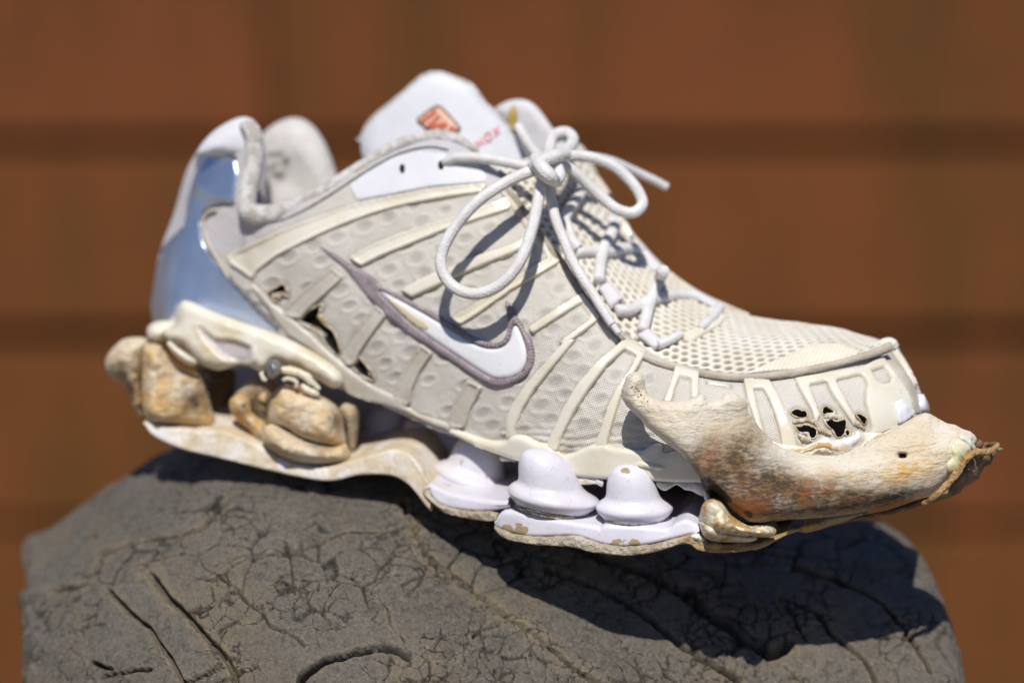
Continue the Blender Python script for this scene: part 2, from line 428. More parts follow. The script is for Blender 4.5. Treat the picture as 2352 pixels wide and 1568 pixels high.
def tri_fill(outer, holes, g, rings):
    """2-d triangulation of an outline with inset rings; returns points, faces, distance to the edge"""
    loops = [resample(outer, g, True)] + [resample(h, g, True) for h in holes]
    bnd = np.vstack(loops); edges = []; k = 0
    for l in loops:
        n = len(l); edges += [(k + i, k + (i + 1) % n) for i in range(n)]; k += n
    def ok(x, y):
        r = inside(x, y, loops[0])
        for h in loops[1:]: r &= ~inside(x, y, h)
        return r
    def dist(x, y):
        d = segdist(x, y, loops[0])
        for h in loops[1:]: d = np.minimum(d, segdist(x, y, h))
        return d
    extra = []
    for q in rings:
        for l in loops:
            t = np.roll(l, -1, 0) - np.roll(l, 1, 0); t /= np.linalg.norm(t, axis=1, keepdims=True) + 1e-9
            for sgn in (1, -1):
                p = l + sgn * q * np.stack([-t[:, 1], t[:, 0]], -1)
                s = ok(p[:, 0], p[:, 1]); p = p[s]
                if len(p):
                    s = dist(p[:, 0], p[:, 1]) > q * .93; extra.append(p[s])
    lo, hi = loops[0].min(0), loops[0].max(0)
    gx, gy = np.meshgrid(np.arange(lo[0], hi[0], g), np.arange(lo[1], hi[1], g * .87))
    gx = gx + (np.arange(gx.shape[0]) % 2)[:, None] * g * .5
    p = np.stack([gx.ravel(), gy.ravel()], -1)
    p = p[ok(p[:, 0], p[:, 1])]
    if len(p):
        dd = dist(p[:, 0], p[:, 1]); p = p[dd > (max(rings) if len(rings) else 0) + g * .5]; extra.append(p)
    pts = np.vstack([bnd] + extra) if extra else bnd
    key = {}; keep = list(range(len(bnd)))
    for i in range(len(bnd)): key[tuple(np.round(pts[i] / (g * .3)).astype(int))] = 1
    for i in range(len(bnd), len(pts)):
        kk = tuple(np.round(pts[i] / (g * .3)).astype(int))
        if kk not in key: key[kk] = 1; keep.append(i)
    pts = pts[keep]
    vo, _, fo, _, _, _ = delaunay_2d_cdt([Vector(q) for q in pts], edges, [], 0, 1e-5)
    q = np.array([tuple(a) for a in vo]); f = np.array([a for a in fo if len(a) == 3])
    c = q[f].mean(1); s = ok(c[:, 0], c[:, 1]); f = f[s]
    d = dist(q[:, 0], q[:, 1])
    return q, f, d

def hits(bvh, pts, yg=.04):
    """world of the view frame: where the sight lines through pts meet a surface"""
    o = Vector((0, -D, 0)); P3 = []; NN = []
    for u, v in pts:
        t = Vector(P(u, v, 0.0)); d = (t - o).normalized()
        h, n, i, l = bvh.ray_cast(o, d)
        if h is None:
            h, n, i, l = bvh.find_nearest(Vector(P(u, v, yg)))
        if n.dot(d) > 0: n = -n
        P3.append(h); NN.append(n); yg = h.y
    return np.array(P3), np.array(NN)

def patch(name, outer, h, m, parent, bvh, holes=(), r=5, g=5, sink=.0006, attrs=None, label=None, hf=None, flat=False, back=.0):
    """a raised piece laid on a surface, its edge sunk into it and rounded over"""
    q, f, d = tri_fill(outer, holes, g, (r * .18, r * .5, r))
    x = np.clip(d / r, 0, 1); prof = np.sqrt(np.clip(1 - (1 - x) ** 2, 0, 1))
    hh = h * prof
    if hf is not None: hh = hh + hf(q[:, 0], q[:, 1], d)
    hh = np.where(d < .05, -sink, hh)
    p, n = hits(bvh, q)
    p = p + n * hh[:, None]
    at = {k_: fn(q[:, 0], q[:, 1], d) for k_, fn in (attrs or {}).items()}
    e = p[f]; nn = np.cross(e[:, 1] - e[:, 0], e[:, 2] - e[:, 0])
    flip = nn[:, 1] > 0
    f = f.copy(); f[flip] = f[flip][:, ::-1]
    return mesh(name, p, f, m, parent, True, at, label)

def inflate(name, outer, yfn, tmax, r, m, parent, holes=(), g=5, backk=1.0, hf=None, attrs=None, sm=6, label=None, rough=0.0, nsc=150, pw=.5):
    """a solid body with the given outline: rounded front and back"""
    q, f, d = tri_fill(outer, holes, g, (g * .45,))
    rr = r(q[:, 0], q[:, 1]) if callable(r) else r
    tt = tmax(q[:, 0], q[:, 1]) if callable(tmax) else tmax
    x = np.clip(d / rr, 0, 1); h = tt * (np.clip(1 - (1 - x) ** 2, 0, 1)) ** pw
    edge = d < .05
    # even out creases
    e = np.vstack([f[:, [0, 1]], f[:, [1, 2]], f[:, [2, 0]]])
    cnt = np.bincount(e.ravel(), minlength=len(q)).astype(float)
    def lap(z):
        s = np.bincount(e[:, 0], z[e[:, 1]], len(q)) + np.bincount(e[:, 1], z[e[:, 0]], len(q))
        return s / np.maximum(cnt, 1)
    for _ in range(sm):
        h = np.where(edge, h, .4 * h + .6 * lap(h))
    y0 = yfn(q[:, 0], q[:, 1])
    hfr = h.copy()
    if hf is not None: hfr = np.where(edge, hfr, hfr + hf(q[:, 0], q[:, 1], d))
    if rough:
        base = P(q[:, 0], q[:, 1], y0)
        hfr = hfr + np.where(edge, 0, rough * (nz(base, nsc, 3.1) + .5 * nz(base, nsc * 2.3, 8.2) + .28 * nz(base, nsc * 5.1, 1.7)))
    fr = P(q[:, 0], q[:, 1], y0 - hfr)
    s = (D + y0) / (D + y0 + h * backk)           # back keeps the outline's real size
    bk = P(1176 + (q[:, 0] - 1176) * s, 784 + (q[:, 1] - 784) * s, y0 + h * backk)
    n = len(q); inner = ~edge; idx = np.arange(n); idx[inner] = n + np.arange(inner.sum())
    ff = f.copy(); a = fr[f]; nn = np.cross(a[:, 1] - a[:, 0], a[:, 2] - a[:, 0]); fl = nn[:, 1] > 0; ff[fl] = ff[fl][:, ::-1]
    allv = np.vstack([fr, bk[inner]]); allf = np.vstack([ff, idx[ff][:, ::-1]])
    at = {}
    for k_, fn in (attrs or {}).items():
        z = fn(q[:, 0], q[:, 1]); at[k_] = np.r_[z, z[inner]]
    o = mesh(name, allv, allf, m, parent, True, at, label)
    return o, (fr, ff)

def bvh_of(v, f):
    return BVHTree.FromPolygons([tuple(a) for a in v], [tuple(map(int, a)) for a in f])

def tube(name, pts, rad, m, parent, n=6, seg=12, flat=1.0, wob=0.0, label=None, caps=True, braid=0.0, attrs=None):
    """pts: (u, v, y) control points in measuring units; rad in measuring units (constant or list)"""
    c = np.array([P(a, b, y) for a, b, y in pts])
    c = spline(c, n)
    if braid: c = resample(c, .00042)
    rr = np.asarray(rad, float)
    rr = np.full(len(c), float(rad)) if rr.ndim == 0 else np.interp(np.linspace(0, 1, len(c)), np.linspace(0, 1, len(rr)), rr)
    rr = rr * (D + c[:, 1]) / FX
    t = np.gradient(c, axis=0); t /= np.linalg.norm(t, axis=1, keepdims=True) + 1e-12
    up = np.array([0, 1, 0.0]); v = []
    for i in range(len(c)):
        s = np.cross(t[i], up); s /= np.linalg.norm(s) + 1e-9; w = np.cross(s, t[i])
        a = np.linspace(0, 2 * math.pi, seg, endpoint=False)
        ri = rr[i] * (1 + wob * (noise.noise(Vector(c[i]) * 300))) 
        if braid: ri = (ri * (1 + braid * np.sin(i * .42 * 2 * math.pi / 2.1 + 4 * a) * np.sin(i * .42 * 2 * math.pi / 2.1 - 4 * a)))[:, None]
        v.append(c[i] + ri * (np.cos(a)[:, None] * s + flat * np.sin(a)[:, None] * w))
    v = np.array(v); f = grid_faces(len(c), seg, True).tolist()
    vv = v.reshape(-1, 3)
    if wob:
        nr = vv - np.repeat(c, seg, 0); k_ = nz(vv, 900, 2.0) + .6 * nz(vv, 2000, 5.0)
        vv = vv + nr * (wob * k_)[:, None]
    if caps:
        f += [list(range(seg))[::-1], list(range(len(vv) - seg, len(vv)))]
    return mesh(name, vv, f, m, parent, True, attrs, label)

# ------------------------------------------------------------------ ground and fence
ground = mesh('ground', [(-30, -30, 0), (30, -30, 0), (30, 30, 0), (-30, 30, 0)], [(0, 1, 2, 3)], 'earth', None, False, wd=False)
ground['kind'] = 'structure'

FY = 3.0
fence = empty('plank_fence', (0, FY, 0), 'brown wooden fence of horizontal planks, out of focus behind the shoe', 'fence')
def box(cx, cy, cz, sx, sy, sz, bev=.004):
    bm = bmesh.new(); bmesh.ops.create_cube(bm, size=1)
    for v in bm.verts: v.co = (cx + v.co.x * sx, cy + v.co.y * sy, cz + v.co.z * sz)
    bmesh.ops.bevel(bm, geom=bm.edges[:], offset=bev, segments=1, affect='EDGES')
    bm.verts.index_update()
    r = [tuple(v.co) for v in bm.verts], [[v.index for v in f.verts] for f in bm.faces]
    bm.free(); return r
for i in range(6):
    for j in range(3):
        v, f = box(-2.1 + 2.0 * j + (.72 if i % 2 else .12), FY + .004 * ((i * 3 + j) % 3), .1915 + i * .319, 1.994, .028, .304 - .010 * ((i * 7) % 3))
        mesh('plank', v, f, 'wood', fence, False, wd=False)
for x in (-2.4, -.95, 1.05, 2.6):
    v, f = box(x, FY + .062, .97, .09, .08, 1.94); mesh('post', v, f, 'wood', fence, False, wd=False)
v, f = box(.25, FY + .12, .97, 5.8, .02, 1.92); mesh('backing_board', v, f, 'wood', fence, False, wd=False)

# ------------------------------------------------------------------ tyre
AX_Y, AX_Z = .145, -.200           # axle of the tyre in the view frame
crown = [(64, 1345), (66, 1290), (80, 1258), (110, 1232), (200, 1160), (300, 1088), (370, 1042), (450, 1016), (600, 1006), (800, 1016), (1000, 1046), (1300, 1122),
         (1600, 1172), (1850, 1186), (1980, 1192), (2050, 1215), (2085, 1275), (2110, 1350), (2120, 1400)]
cu = np.array([c[0] for c in crown], float); cvv = np.array([c[1] for c in crown], float)
def build_tyre():
    y0 = AX_Y
    us = np.r_[np.linspace(64, 2120, 620)]
    # pull the profile through a smooth interpolation
    cs = spline(np.stack([cu, cvv], -1), 12)
    vs = np.interp(us, cs[:, 0], cs[:, 1])
    x = (us - 1176) * (D + y0) / FX; z = (784 - vs) * (D + y0) / FX; rad = z - AX_Z
    # side walls fold in to the rim
    nw = 14; t = np.linspace(0, 1, nw)[1:]
    xl = x[0] + .010 * np.sin(t * math.pi) * -1 + .03 * t; rl = rad[0] * (1 - t) + .055 * t
    xr = x[-1] + .010 * np.sin(t * math.pi) - .03 * t; rr = rad[-1] * (1 - t) + .055 * t
    X = np.r_[xl[::-1], x, xr]; RR = np.r_[rl[::-1], rad, rr]
    ph = np.r_[np.linspace(R(-12), R(96), 400), np.linspace(R(96), R(348), 90)[1:-1]]
    XX, PH = np.meshgrid(X, ph, indexing='ij'); RA = np.repeat(RR[:, None], len(ph), 1)
    # left shoulder ends in a ragged lug edge
    yy = AX_Y - RA * np.sin(PH); zz = AX_Z + RA * np.cos(PH)
    xx = XX + .09 * (AX_Y - yy) * (PH < R(150)) * 1.0
    xx = XX + (.09 + .125 * np.clip((.02 - XX) / .17, 0, 1)) * RA * np.sin(PH)
    g = np.stack([xx, yy, zz], -1)
    return g, XX, PH, RA, len(ph)
g, TX, TP, TR, nph = build_tyre()
flat = g.reshape(-1, 3); uu, vv_ = proj(flat)
front = (np.sin(TP.ravel()) > -.25) & (TP.ravel() < R(140))
disp = np.zeros(len(flat)); dust = np.zeros(len(flat)); groove = np.zeros(len(flat))
wob = nz(flat, 60, 1.0); wob2 = nz(flat, 240, 4.0)
U = uu + 9 * wob + 3 * wob2; V = vv_ + 9 * nz(flat, 55, 9.0) + 3 * nz(flat, 260, 6.0)
GR = [ # points, half width, depth, dust share
 (T('r7', (690, 690), (780, 800), (900, 920), (1000, 1020), (1080, 1160), (1110, 1230)), 8, .0034, .8),
 (T('r7', (500, 760), (560, 820), (650, 910), (720, 1000), (790, 1100), (850, 1190)), 6, .003, .4),
 (T('r7', (1340, 1230), (1400, 1150), (1470, 1095), (1560, 1055), (1700, 1028), (1800, 1028), (1870, 1065)), 9, .006, .1),
 (T('r7', (450, 590), (560, 545), (700, 520), (850, 500), (940, 470), (990, 400), (1040, 340)), 5, .003, .35),
 (T('r7', (1850, 350), (1900, 470), (1980, 620), (2100, 700), (2250, 810), (2330, 870)) + T('r8', (60, 700), (130, 760), (270, 880), (400, 954)), 7, .0024, .9),
 (T('r8', (100, 250), (300, 320), (480, 400), (650, 480), (800, 560), (900, 640), (1010, 700), (1100, 770), (1180, 820), (1230, 800), (1262, 770)), 13, .0075, .15),
 (T('r8', (160, 420), (300, 480), (480, 560), (650, 680), (780, 770), (900, 850), (1040, 940)), 8, .0055, .25),
 (T('r8', (1240, 560), (1410, 630), (1470, 720), (1560, 800), (1620, 870), (1665, 954)), 6, .004, .4),
 (T('r8', (1300, 420), (1500, 480), (1680, 570), (1760, 660), (1830, 740), (1890, 820), (1930, 900)), 6, .004, .3),
 (T('r8', (1250, 560), (1290, 630), (1320, 700), (1345, 745)), 3, .002, .1),
 (T('r8', (1250, 870), (1340, 950)), 4, .0025, .2),
 (T('r8', (1690, 760), (1690, 830), (1750, 880), (1770, 960)), 3, .002, .1),
 (T('r7', (400, 1085), (460, 1105), (520, 1112)), 5, .004, 0), (T('r7', (480, 1140), (560, 1136), (690, 1125)), 5, .004, 0),
 (T('r7', (970, 660), (1100, 610), (1280, 590), (1400, 560), (1500, 520), (1600, 490), (1800, 485), (1870, 455)), 3, .002, .1),
 (T('r7', (1290, 520), (1330, 600), (1340, 720), (1360, 790)), 3, .0022, .1),
 (T('r7', (1090, 740), (1130, 810), (1200, 860), (1240, 920), (1340, 960), (1400, 1010)), 4, .003, .05),
 (T('r7', (1560, 670), (1650, 720), (1730, 770), (1780, 820)), 3, .0022, .2), (T('r7', (1380, 790), (1450, 850), (1520, 900)), 3, .002, 0),
 (T('r7', (840, 1180), (900, 1150), (960, 1120), (1000, 1090)), 5, .0045, 0), (T('r7', (1080, 1160), (1130, 1130), (1180, 1110)), 5, .0045, 0),
 (T('r7', (2170, 975), (2220, 930), (2290, 910)), 4, .003, .1), (T('r7', (1120, 905), (1190, 890), (1200, 850), (1190, 820)), 3, .0025, 0),
 (T('r7', (1000, 690), (1090, 740)), 2.5, .002, 0), (T('r7', (640, 660), (760, 610), (830, 590)), 3, .002, .3), (T('r7', (260, 770), (330, 745), (410, 735)), 5, .003, .5),
 (T('r7', (1780, 820), (1800, 920), (1860, 1000)), 3, .002, .5), (T('r7', (1270, 750), (1350, 740), (1390, 780)), 3, .0025, 0),
]
idx = np.where(front)[0]; ux, vx = U[idx], V[idx]
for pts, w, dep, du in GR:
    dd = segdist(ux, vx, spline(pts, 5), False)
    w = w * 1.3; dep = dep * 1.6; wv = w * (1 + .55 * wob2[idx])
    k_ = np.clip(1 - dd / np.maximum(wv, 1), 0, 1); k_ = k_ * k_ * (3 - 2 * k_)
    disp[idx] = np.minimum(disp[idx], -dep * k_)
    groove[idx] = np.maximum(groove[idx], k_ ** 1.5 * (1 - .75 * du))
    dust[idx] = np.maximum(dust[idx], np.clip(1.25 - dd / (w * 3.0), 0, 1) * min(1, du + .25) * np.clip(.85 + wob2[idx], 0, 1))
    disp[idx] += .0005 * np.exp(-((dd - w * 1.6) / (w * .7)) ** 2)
# cracked skin
cr = np.zeros(len(flat)); sel = idx
wp = np.stack([nz(flat[sel], 70, 11.0), nz(flat[sel], 70, 12.0), nz(flat[sel], 70, 13.0)], -1) * .006
q_ = (flat[sel] + wp) * np.array([1, 1, 1.25])
for scale, amp, wd_, msk in ((60, .0016, .07, .10), (150, .0009, .10, .02)):
    vd = np.array([(lambda d: d[1] - d[0])(noise.voronoi(Vector(p) * scale)[0]) for p in q_])
    mk = np.clip((nz(flat[sel], 30 if scale < 100 else 45, scale * .1) + .04 - msk) * 5, 0, 1)
    k_ = (1 - sstep(0, wd_, vd)) * mk
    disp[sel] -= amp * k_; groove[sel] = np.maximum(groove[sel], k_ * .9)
    disp[sel] += amp * .35 * sstep(0, .5, vd) * mk
# sandy patches
for (a, b), s in ((T('r8', (1330, 760))[0], 60), (T('r8', (1440, 700))[0], 50), (T('r7', (1930, 1120))[0], 70), (T('r7', (820, 800))[0], 25), (T('r8', (1500, 620))[0], 40)):
    k_ = np.exp(-(((ux - a) / s) ** 2 + ((vx - b) / (s * .7)) ** 2)); dust[idx] = np.maximum(dust[idx], np.clip(1.3 * k_, 0, 1) * np.clip(.85 + wob[idx] + .5 * wob2[idx], 0, 1))
# the ridge that steps down beside the long ledge, general unevenness, the ragged left edge
disp += .0016 * nz(flat, 28, 2.0) + .0007 * wob + .00035 * wob2 + .00022 * nz(flat, 420, 3.3) + .00022 * nz(flat, 900, 7.3)
left = np.clip(1 - (uu - 80) / 60, 0, 1)
disp += left * (.004 * nz(flat, 45, 7.7) + .0025 * nz(flat, 140, 5.5)) * front
gn = normals(g).reshape(-1, 3)
ctr = np.stack([flat[:, 0], np.full(len(flat), AX_Y), np.full(len(flat), AX_Z)], -1)
gn *= np.sign((gn * (flat - ctr)).sum(1))[:, None]
tv = flat + gn * disp[:, None]
tyre = empty('old_tyre', W(np.array([0, AX_Y, AX_Z])) - np.array([0, 0, .16]), 'cracked weathered grey rubber tyre under the white shoe', 'tyre')
tf = grid_faces(g.shape[0], nph, True)
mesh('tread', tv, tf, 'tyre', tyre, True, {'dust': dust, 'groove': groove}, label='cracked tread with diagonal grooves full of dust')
tyre_bvh = bvh_of(tv, tf)

# timber stump that carries the tyre
def stump():
    zt = float(W(np.array([0, AX_Y, AX_Z]))[2]) - float(TR.max()) + .004; cy = float(W(np.array([0, AX_Y, AX_Z]))[1])
    a = np.linspace(0, 2 * math.pi, 40, endpoint=False); v = []
    for z, r_ in ((-.01, .15), (.02, .135), (zt * .5, .125), (zt - .01, .122), (zt, .116)):
        for t in a: v.append((.0 + r_ * (1 + .04 * math.sin(3 * t)) * math.cos(t), cy + r_ * (1 + .03 * math.cos(5 * t)) * math.sin(t), z))
    f = grid_faces(5, 40, True).tolist() + [list(range(160, 200))]
    o = mesh('timber_stump', v, f, 'wood', None, True, wd=False); o['label'] = 'round timber stump standing under the old tyre'; o['category'] = 'stump'
stump()

# ------------------------------------------------------------------ the shoe: shell of the upper
SHOE0 = W(P(760, 1100, .09))
shoe = empty('running_shoe', SHOE0, 'worn white running shoe with bones glued to heel and toe', 'shoe')
ST_ = [
 ([(352, 748), (352, 690), (366, 590), (400, 490), (432, 385), (480, 318), (535, 277)], .127, .000, .0),
 ([(385, 770), (390, 700), (410, 600), (440, 500), (470, 400), (512, 320), (553, 272)], .104, -.004, .0),
 ([(440, 790), (450, 700), (470, 600), (490, 500), (515, 410), (547, 330), (572, 281)], .095, -.007, .001),
 ([(520, 812), (525, 700), (530, 600), (540, 500), (554, 430), (566, 370), (579, 325)], .089, -.007, .002),
 ([(600, 835), (590, 720), (575, 620), (562, 540), (558, 490), (560, 450), (566, 415)], .084, -.004, .003),
 ([(680, 858), (655, 760), (625, 660), (600, 580), (580, 530), (568, 505), (562, 485)], .080, .000, .004),
 ([(760, 885), (730, 780), (695, 690), (660, 600), (630, 545), (615, 520), (606, 502)], .074, .004, .005),
 ([(840, 915), (810, 810), (775, 710), (740, 620), (715, 540), (700, 500), (690, 470)], .067, .008, .005),
 ([(930, 955), (900, 850), (865, 750), (835, 650), (812, 540), (805, 460), (800, 407)], .060, .014, .005),
 ([(1020, 995), (995, 880), (965, 770), (940, 660), (915, 540), (900, 430), (895, 353)], .052, .020, .005),
 ([(1110, 1025), (1085, 910), (1062, 800), (1040, 680), (1020, 550), (1005, 430), (1000, 320)], .044, .026, .005),
 ([(1200, 1055), (1180, 950), (1160, 840), (1142, 720), (1122, 600), (1105, 480), (1090, 352)], .035, .031, .005),
 ([(1290, 1085), (1280, 980), (1265, 880), (1245, 780), (1225, 660), (1205, 550), (1175, 435)], .027, .032, .005),
 ([(1380, 1098), (1375, 1010), (1365, 920), (1350, 830), (1325, 740), (1300, 650), (1262, 565)], .020, .031, .005),
 ([(1470, 1105), (1468, 1030), (1462, 960), (1450, 890), (1430, 820), (1410, 760), (1372, 705)], .015, .028, .005),
 ([(1560, 1108), (1560, 1050), (1556, 990), (1548, 930), (1535, 880), (1515, 835), (1480, 798)], .011, .025, .005),
 ([(1650, 1108), (1650, 1060), (1648, 1010), (1642, 960), (1632, 915), (1618, 880), (1600, 848)], .009, .021, .005),
 ([(1740, 1100), (1742, 1055), (1742, 1010), (1740, 965), (1734, 925), (1728, 892), (1720, 862)], .009, .018, .005),
 ([(1830, 1080), (1832, 1040), (1832, 1000), (1832, 960), (1828, 925), (1824, 890), (1818, 856)], .010, .016, .004),
 ([(1920, 1050), (1925, 1015), (1926, 975), (1924, 940), (1920, 905), (1914, 870), (1906, 840)], .013, .015, .003),
 ([(2000, 1020), (2005, 985), (2006, 950), (2003, 918), (1998, 885), (1988, 850), (1976, 820)], .017, .017, .002),
 ([(2060, 1000), (2070, 965), (2070, 935), (2064, 905), (2054, 870), (2040, 835), (2022, 806)], .023, .018, .001),
 ([(2104, 985), (2112, 955), (2110, 930), (2100, 898), (2086, 860), (2066, 825), (2046, 795)], .031, .017, .0),
 ([(2122, 965), (2125, 942), (2120, 912), (2108, 880), (2092, 845), (2072, 812), (2056, 790)], .048, .010, .0),
]
NT = 210; NS = 26
tpar = np.linspace(0, 1, NT)
ctl = []
for pts, yn, ins, tuck in ST_:
    pts = np.array(pts, float)
    q = spline(pts, 16); d = np.r_[0, np.cumsum(np.hypot(*(q[1:] - q[:-1]).T))]; d /= d[-1]
    uq = np.interp(tpar, d, q[:, 0]); vq = np.interp(tpar, d, q[:, 1])
    yq = yn + ins * tpar ** 2.0 + tuck * (1 - tpar) ** 2.5
    ctl.append(np.stack([uq, vq, yq], -1))
ctl = np.array(ctl)
near = spline(ctl.reshape(len(ctl), -1), NS).reshape(-1, NT, 3)
near3 = P(near[..., 0], near[..., 1], near[..., 2])
nq = near3.shape[0]
base_f = grid_faces(nq, NT)
base_bvh = bvh_of(near3.reshape(-1, 3)[::1], base_f)
PSI = R(17); pc = np.array([(450 - 1176) * .972 / FX, .122]); pn = np.array([math.sin(PSI), math.cos(PSI)])
def mirror(p, k=1.0):
    s = (p[..., 0] - pc[0]) * pn[0] + (p[..., 1] - pc[1]) * pn[1]
    s = np.minimum(s, 0)
    q = p.copy(); q[..., 0] -= (1 + k) * s * pn[0]; q[..., 1] -= (1 + k) * s * pn[1]; return q

# relief of the near quarter: dimples, pads, holes
nu, nv = near[..., 0].ravel(), near[..., 1].ravel()
dimz = np.zeros(nu.shape); ringz = np.zeros(nu.shape)
u1_top = T(2, (-300, 760), (0, 640), (400, 480), (800, 330), (1200, 240), (1600, 160), (2130, 120), (2351, 100))
allowed = (nv > np.interp(nu, [p[0] for p in u1_top], [p[1] for p in u1_top])) & (nu > 560) & (nu < 1500)
rr_ = np.random.RandomState(3)
for i in range(-6, 22):
    for j in range(-4, 24):
        a = 640 + i * 57 + j * 21 + rr_.uniform(-4, 4); b = 560 - i * 24 + j * 33 + rr_.uniform(-4, 4)
        if not (560 < a < 1520 and 400 < b < 1090) or rr_.rand() < .22: continue
        sz = rr_.uniform(.8, 1.12)
        w = (np.abs(nu - a) < 40) & (np.abs(nv - b) < 40)
        if not w.any(): continue
        ca, sa = math.cos(-.35), math.sin(-.35)
        dx, dy = nu[w] - a, nv[w] - b
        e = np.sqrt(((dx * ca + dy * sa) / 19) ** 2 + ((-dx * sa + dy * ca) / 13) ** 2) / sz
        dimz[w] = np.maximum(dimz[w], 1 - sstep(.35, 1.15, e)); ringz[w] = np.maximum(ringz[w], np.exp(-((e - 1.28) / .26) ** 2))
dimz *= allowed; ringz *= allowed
nnrm = normals(near3).reshape(-1, 3); nnrm *= -np.sign(nnrm[:, 1:2] + 1e-9)
flatn = near3.reshape(-1, 3)
und = nz(flatn, 90, 4.2)
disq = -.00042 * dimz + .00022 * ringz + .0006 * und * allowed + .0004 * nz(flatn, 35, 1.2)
# creases low on the forefoot fabric
disq += .0005 * np.sin((nv + 18 * nz(flatn, 60, 7.0)) * .35) * sstep(960, 1010, nv) * (nu > 1150) * (nu < 1500) * .6
pad = (nv < np.interp(nu, [p[0] for p in u1_top], [p[1] for p in u1_top]))
quarter = flatn + nnrm * disq[:, None]
HOLES = [T(6, (210, 1040), (235, 1012), (270, 1003), (310, 1020), (345, 1022), (362, 1070), (330, 1085), (300, 1085), (240, 1070)),
         T(6, (255, 1160), (290, 1165), (330, 1142), (370, 1148), (440, 1180), (442, 1240), (420, 1268), (385, 1265), (350, 1220), (310, 1222), (270, 1200)),
         T(6, (500, 1000), (515, 985), (545, 982), (605, 1020), (595, 1048), (550, 1045), (505, 1055)),
         T(6, (515, 1100), (545, 1108), (580, 1085), (610, 1110), (650, 1112), (712, 1098), (716, 1180), (690, 1238), (640, 1262), (605, 1225), (590, 1190), (545, 1160)),
         T(6, (805, 1060), (825, 1048), (855, 1052), (905, 1090), (892, 1142), (868, 1138), (850, 1110)),
         T(6, (708, 1200), (728, 1188), (748, 1195), (745, 1240), (715, 1247))]
TORN = [T(3, (400, 610), (450, 540), (520, 475), (625, 445), (590, 520), (620, 610), (700, 670), (745, 740), (785, 880), (740, 905), (660, 820), (600, 720), (500, 660)),
        T(3, (890, 985), (950, 925), (995, 975), (1070, 1060), (1090, 1135), (1030, 1125), (950, 1075)),
        T(3, (100, 350), (190, 285), (265, 255), (300, 370), (240, 340), (200, 420), (150, 400))]
fc = base_f
cu_, cv_ = nu[fc].mean(1), nv[fc].mean(1)
cut = np.zeros(len(fc), bool)
for h in HOLES + TORN: cut |= inside(cu_, cv_, smooth_poly(h, 3))
grime = np.zeros(nu.shape)
for h in HOLES + TORN:
    c = np.mean(h, 0); w = np.hypot(nu - c[0], nv - c[1]) < 80
    grime[w] = np.maximum(grime[w], (1 - sstep(2, 14, segdist(nu[w], nv[w], h))) * .8)
grime = np.maximum(grime, sstep(940, 1040, nv) * (nu > 1150) * (nu < 1500) * np.clip(.35 + und, 0, 1) * .8)
grime = np.maximum(grime, (nu < 900) * sstep(700, 840, nv) * .25)
lil = pad * sstep(800, 500, nu) * .8 + (nu < 470) * .6
lil = np.maximum(lil, pad * sstep(820, 900, nu) * 1.0)
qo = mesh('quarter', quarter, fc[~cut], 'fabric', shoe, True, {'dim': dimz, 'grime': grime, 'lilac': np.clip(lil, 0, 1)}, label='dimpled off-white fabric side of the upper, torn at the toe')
# far side, inner side and insole close the shell
far = mirror(near3[::6, ::6]) ; nf = far.shape
hk = sstep(760, 560, near[::6, ::6, 0]) * sstep(650, 420, near[::6, ::6, 1])
far[..., 1] += .012 * hk; far[..., 0] += .006 * hk
fu, fv = proj(far.reshape(-1, 3))
gf = np.zeros(len(fu))
for a, b, s in ((628, 362, 9), (646, 372, 7), (640, 398, 10), (622, 384, 6), (655, 380, 5), (632, 350, 5)): gf = np.maximum(gf, np.exp(-(((fu - a) / s) ** 2 + ((fv - b) / s) ** 2) * 1.2))
ff_ = grid_faces(nf[0], nf[1]); ff_ = ff_[~((fv[ff_].min(1) < 470) & (fu[ff_].mean(1) < 830))]
mesh('far_quarter', far.reshape(-1, 3), ff_, 'lining', shoe, True, {'grime': gf * .9})
lin = near3[::6, ::6] - nnrm.reshape(nq, NT, 3)[::6, ::6] * .0045
t_ = np.linspace(0, 1, 12)[None, :, None]
ins = near3[::6, 4][:, None] * (1 - t_) + far[:, 1][:, None] * t_
mesh('insole_board', ins.reshape(-1, 3), grid_faces(ins.shape[0], 12), 'under', shoe)
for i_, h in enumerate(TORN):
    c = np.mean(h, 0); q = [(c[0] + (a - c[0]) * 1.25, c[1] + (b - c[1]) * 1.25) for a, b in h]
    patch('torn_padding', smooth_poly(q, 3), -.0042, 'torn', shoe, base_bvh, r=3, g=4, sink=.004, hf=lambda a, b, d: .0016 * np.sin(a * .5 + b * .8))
def rim3(poly, off, step=5):
    q = resample(smooth_poly(poly, 3), step, True); p, n = hits(base_bvh, q); p = p + n * off; return p
def ring(name, poly, rad, m, off=.0004, wob=.45):
    p = rim3(poly, off); uu2, vv2 = proj(p)
    p = np.vstack([p, p[:2]]); u2, v2 = proj(p)
    return tube(name, list(zip(u2, v2, p[:, 1])), rad, m, shoe, n=2, seg=8, wob=wob, caps=False)
for h in HOLES: ring('frayed_hole_rim', h, 1.9, 'fray', wob=.9)
for h in TORN: ring('torn_edge', h, 2.2, 'fray', wob=.8)
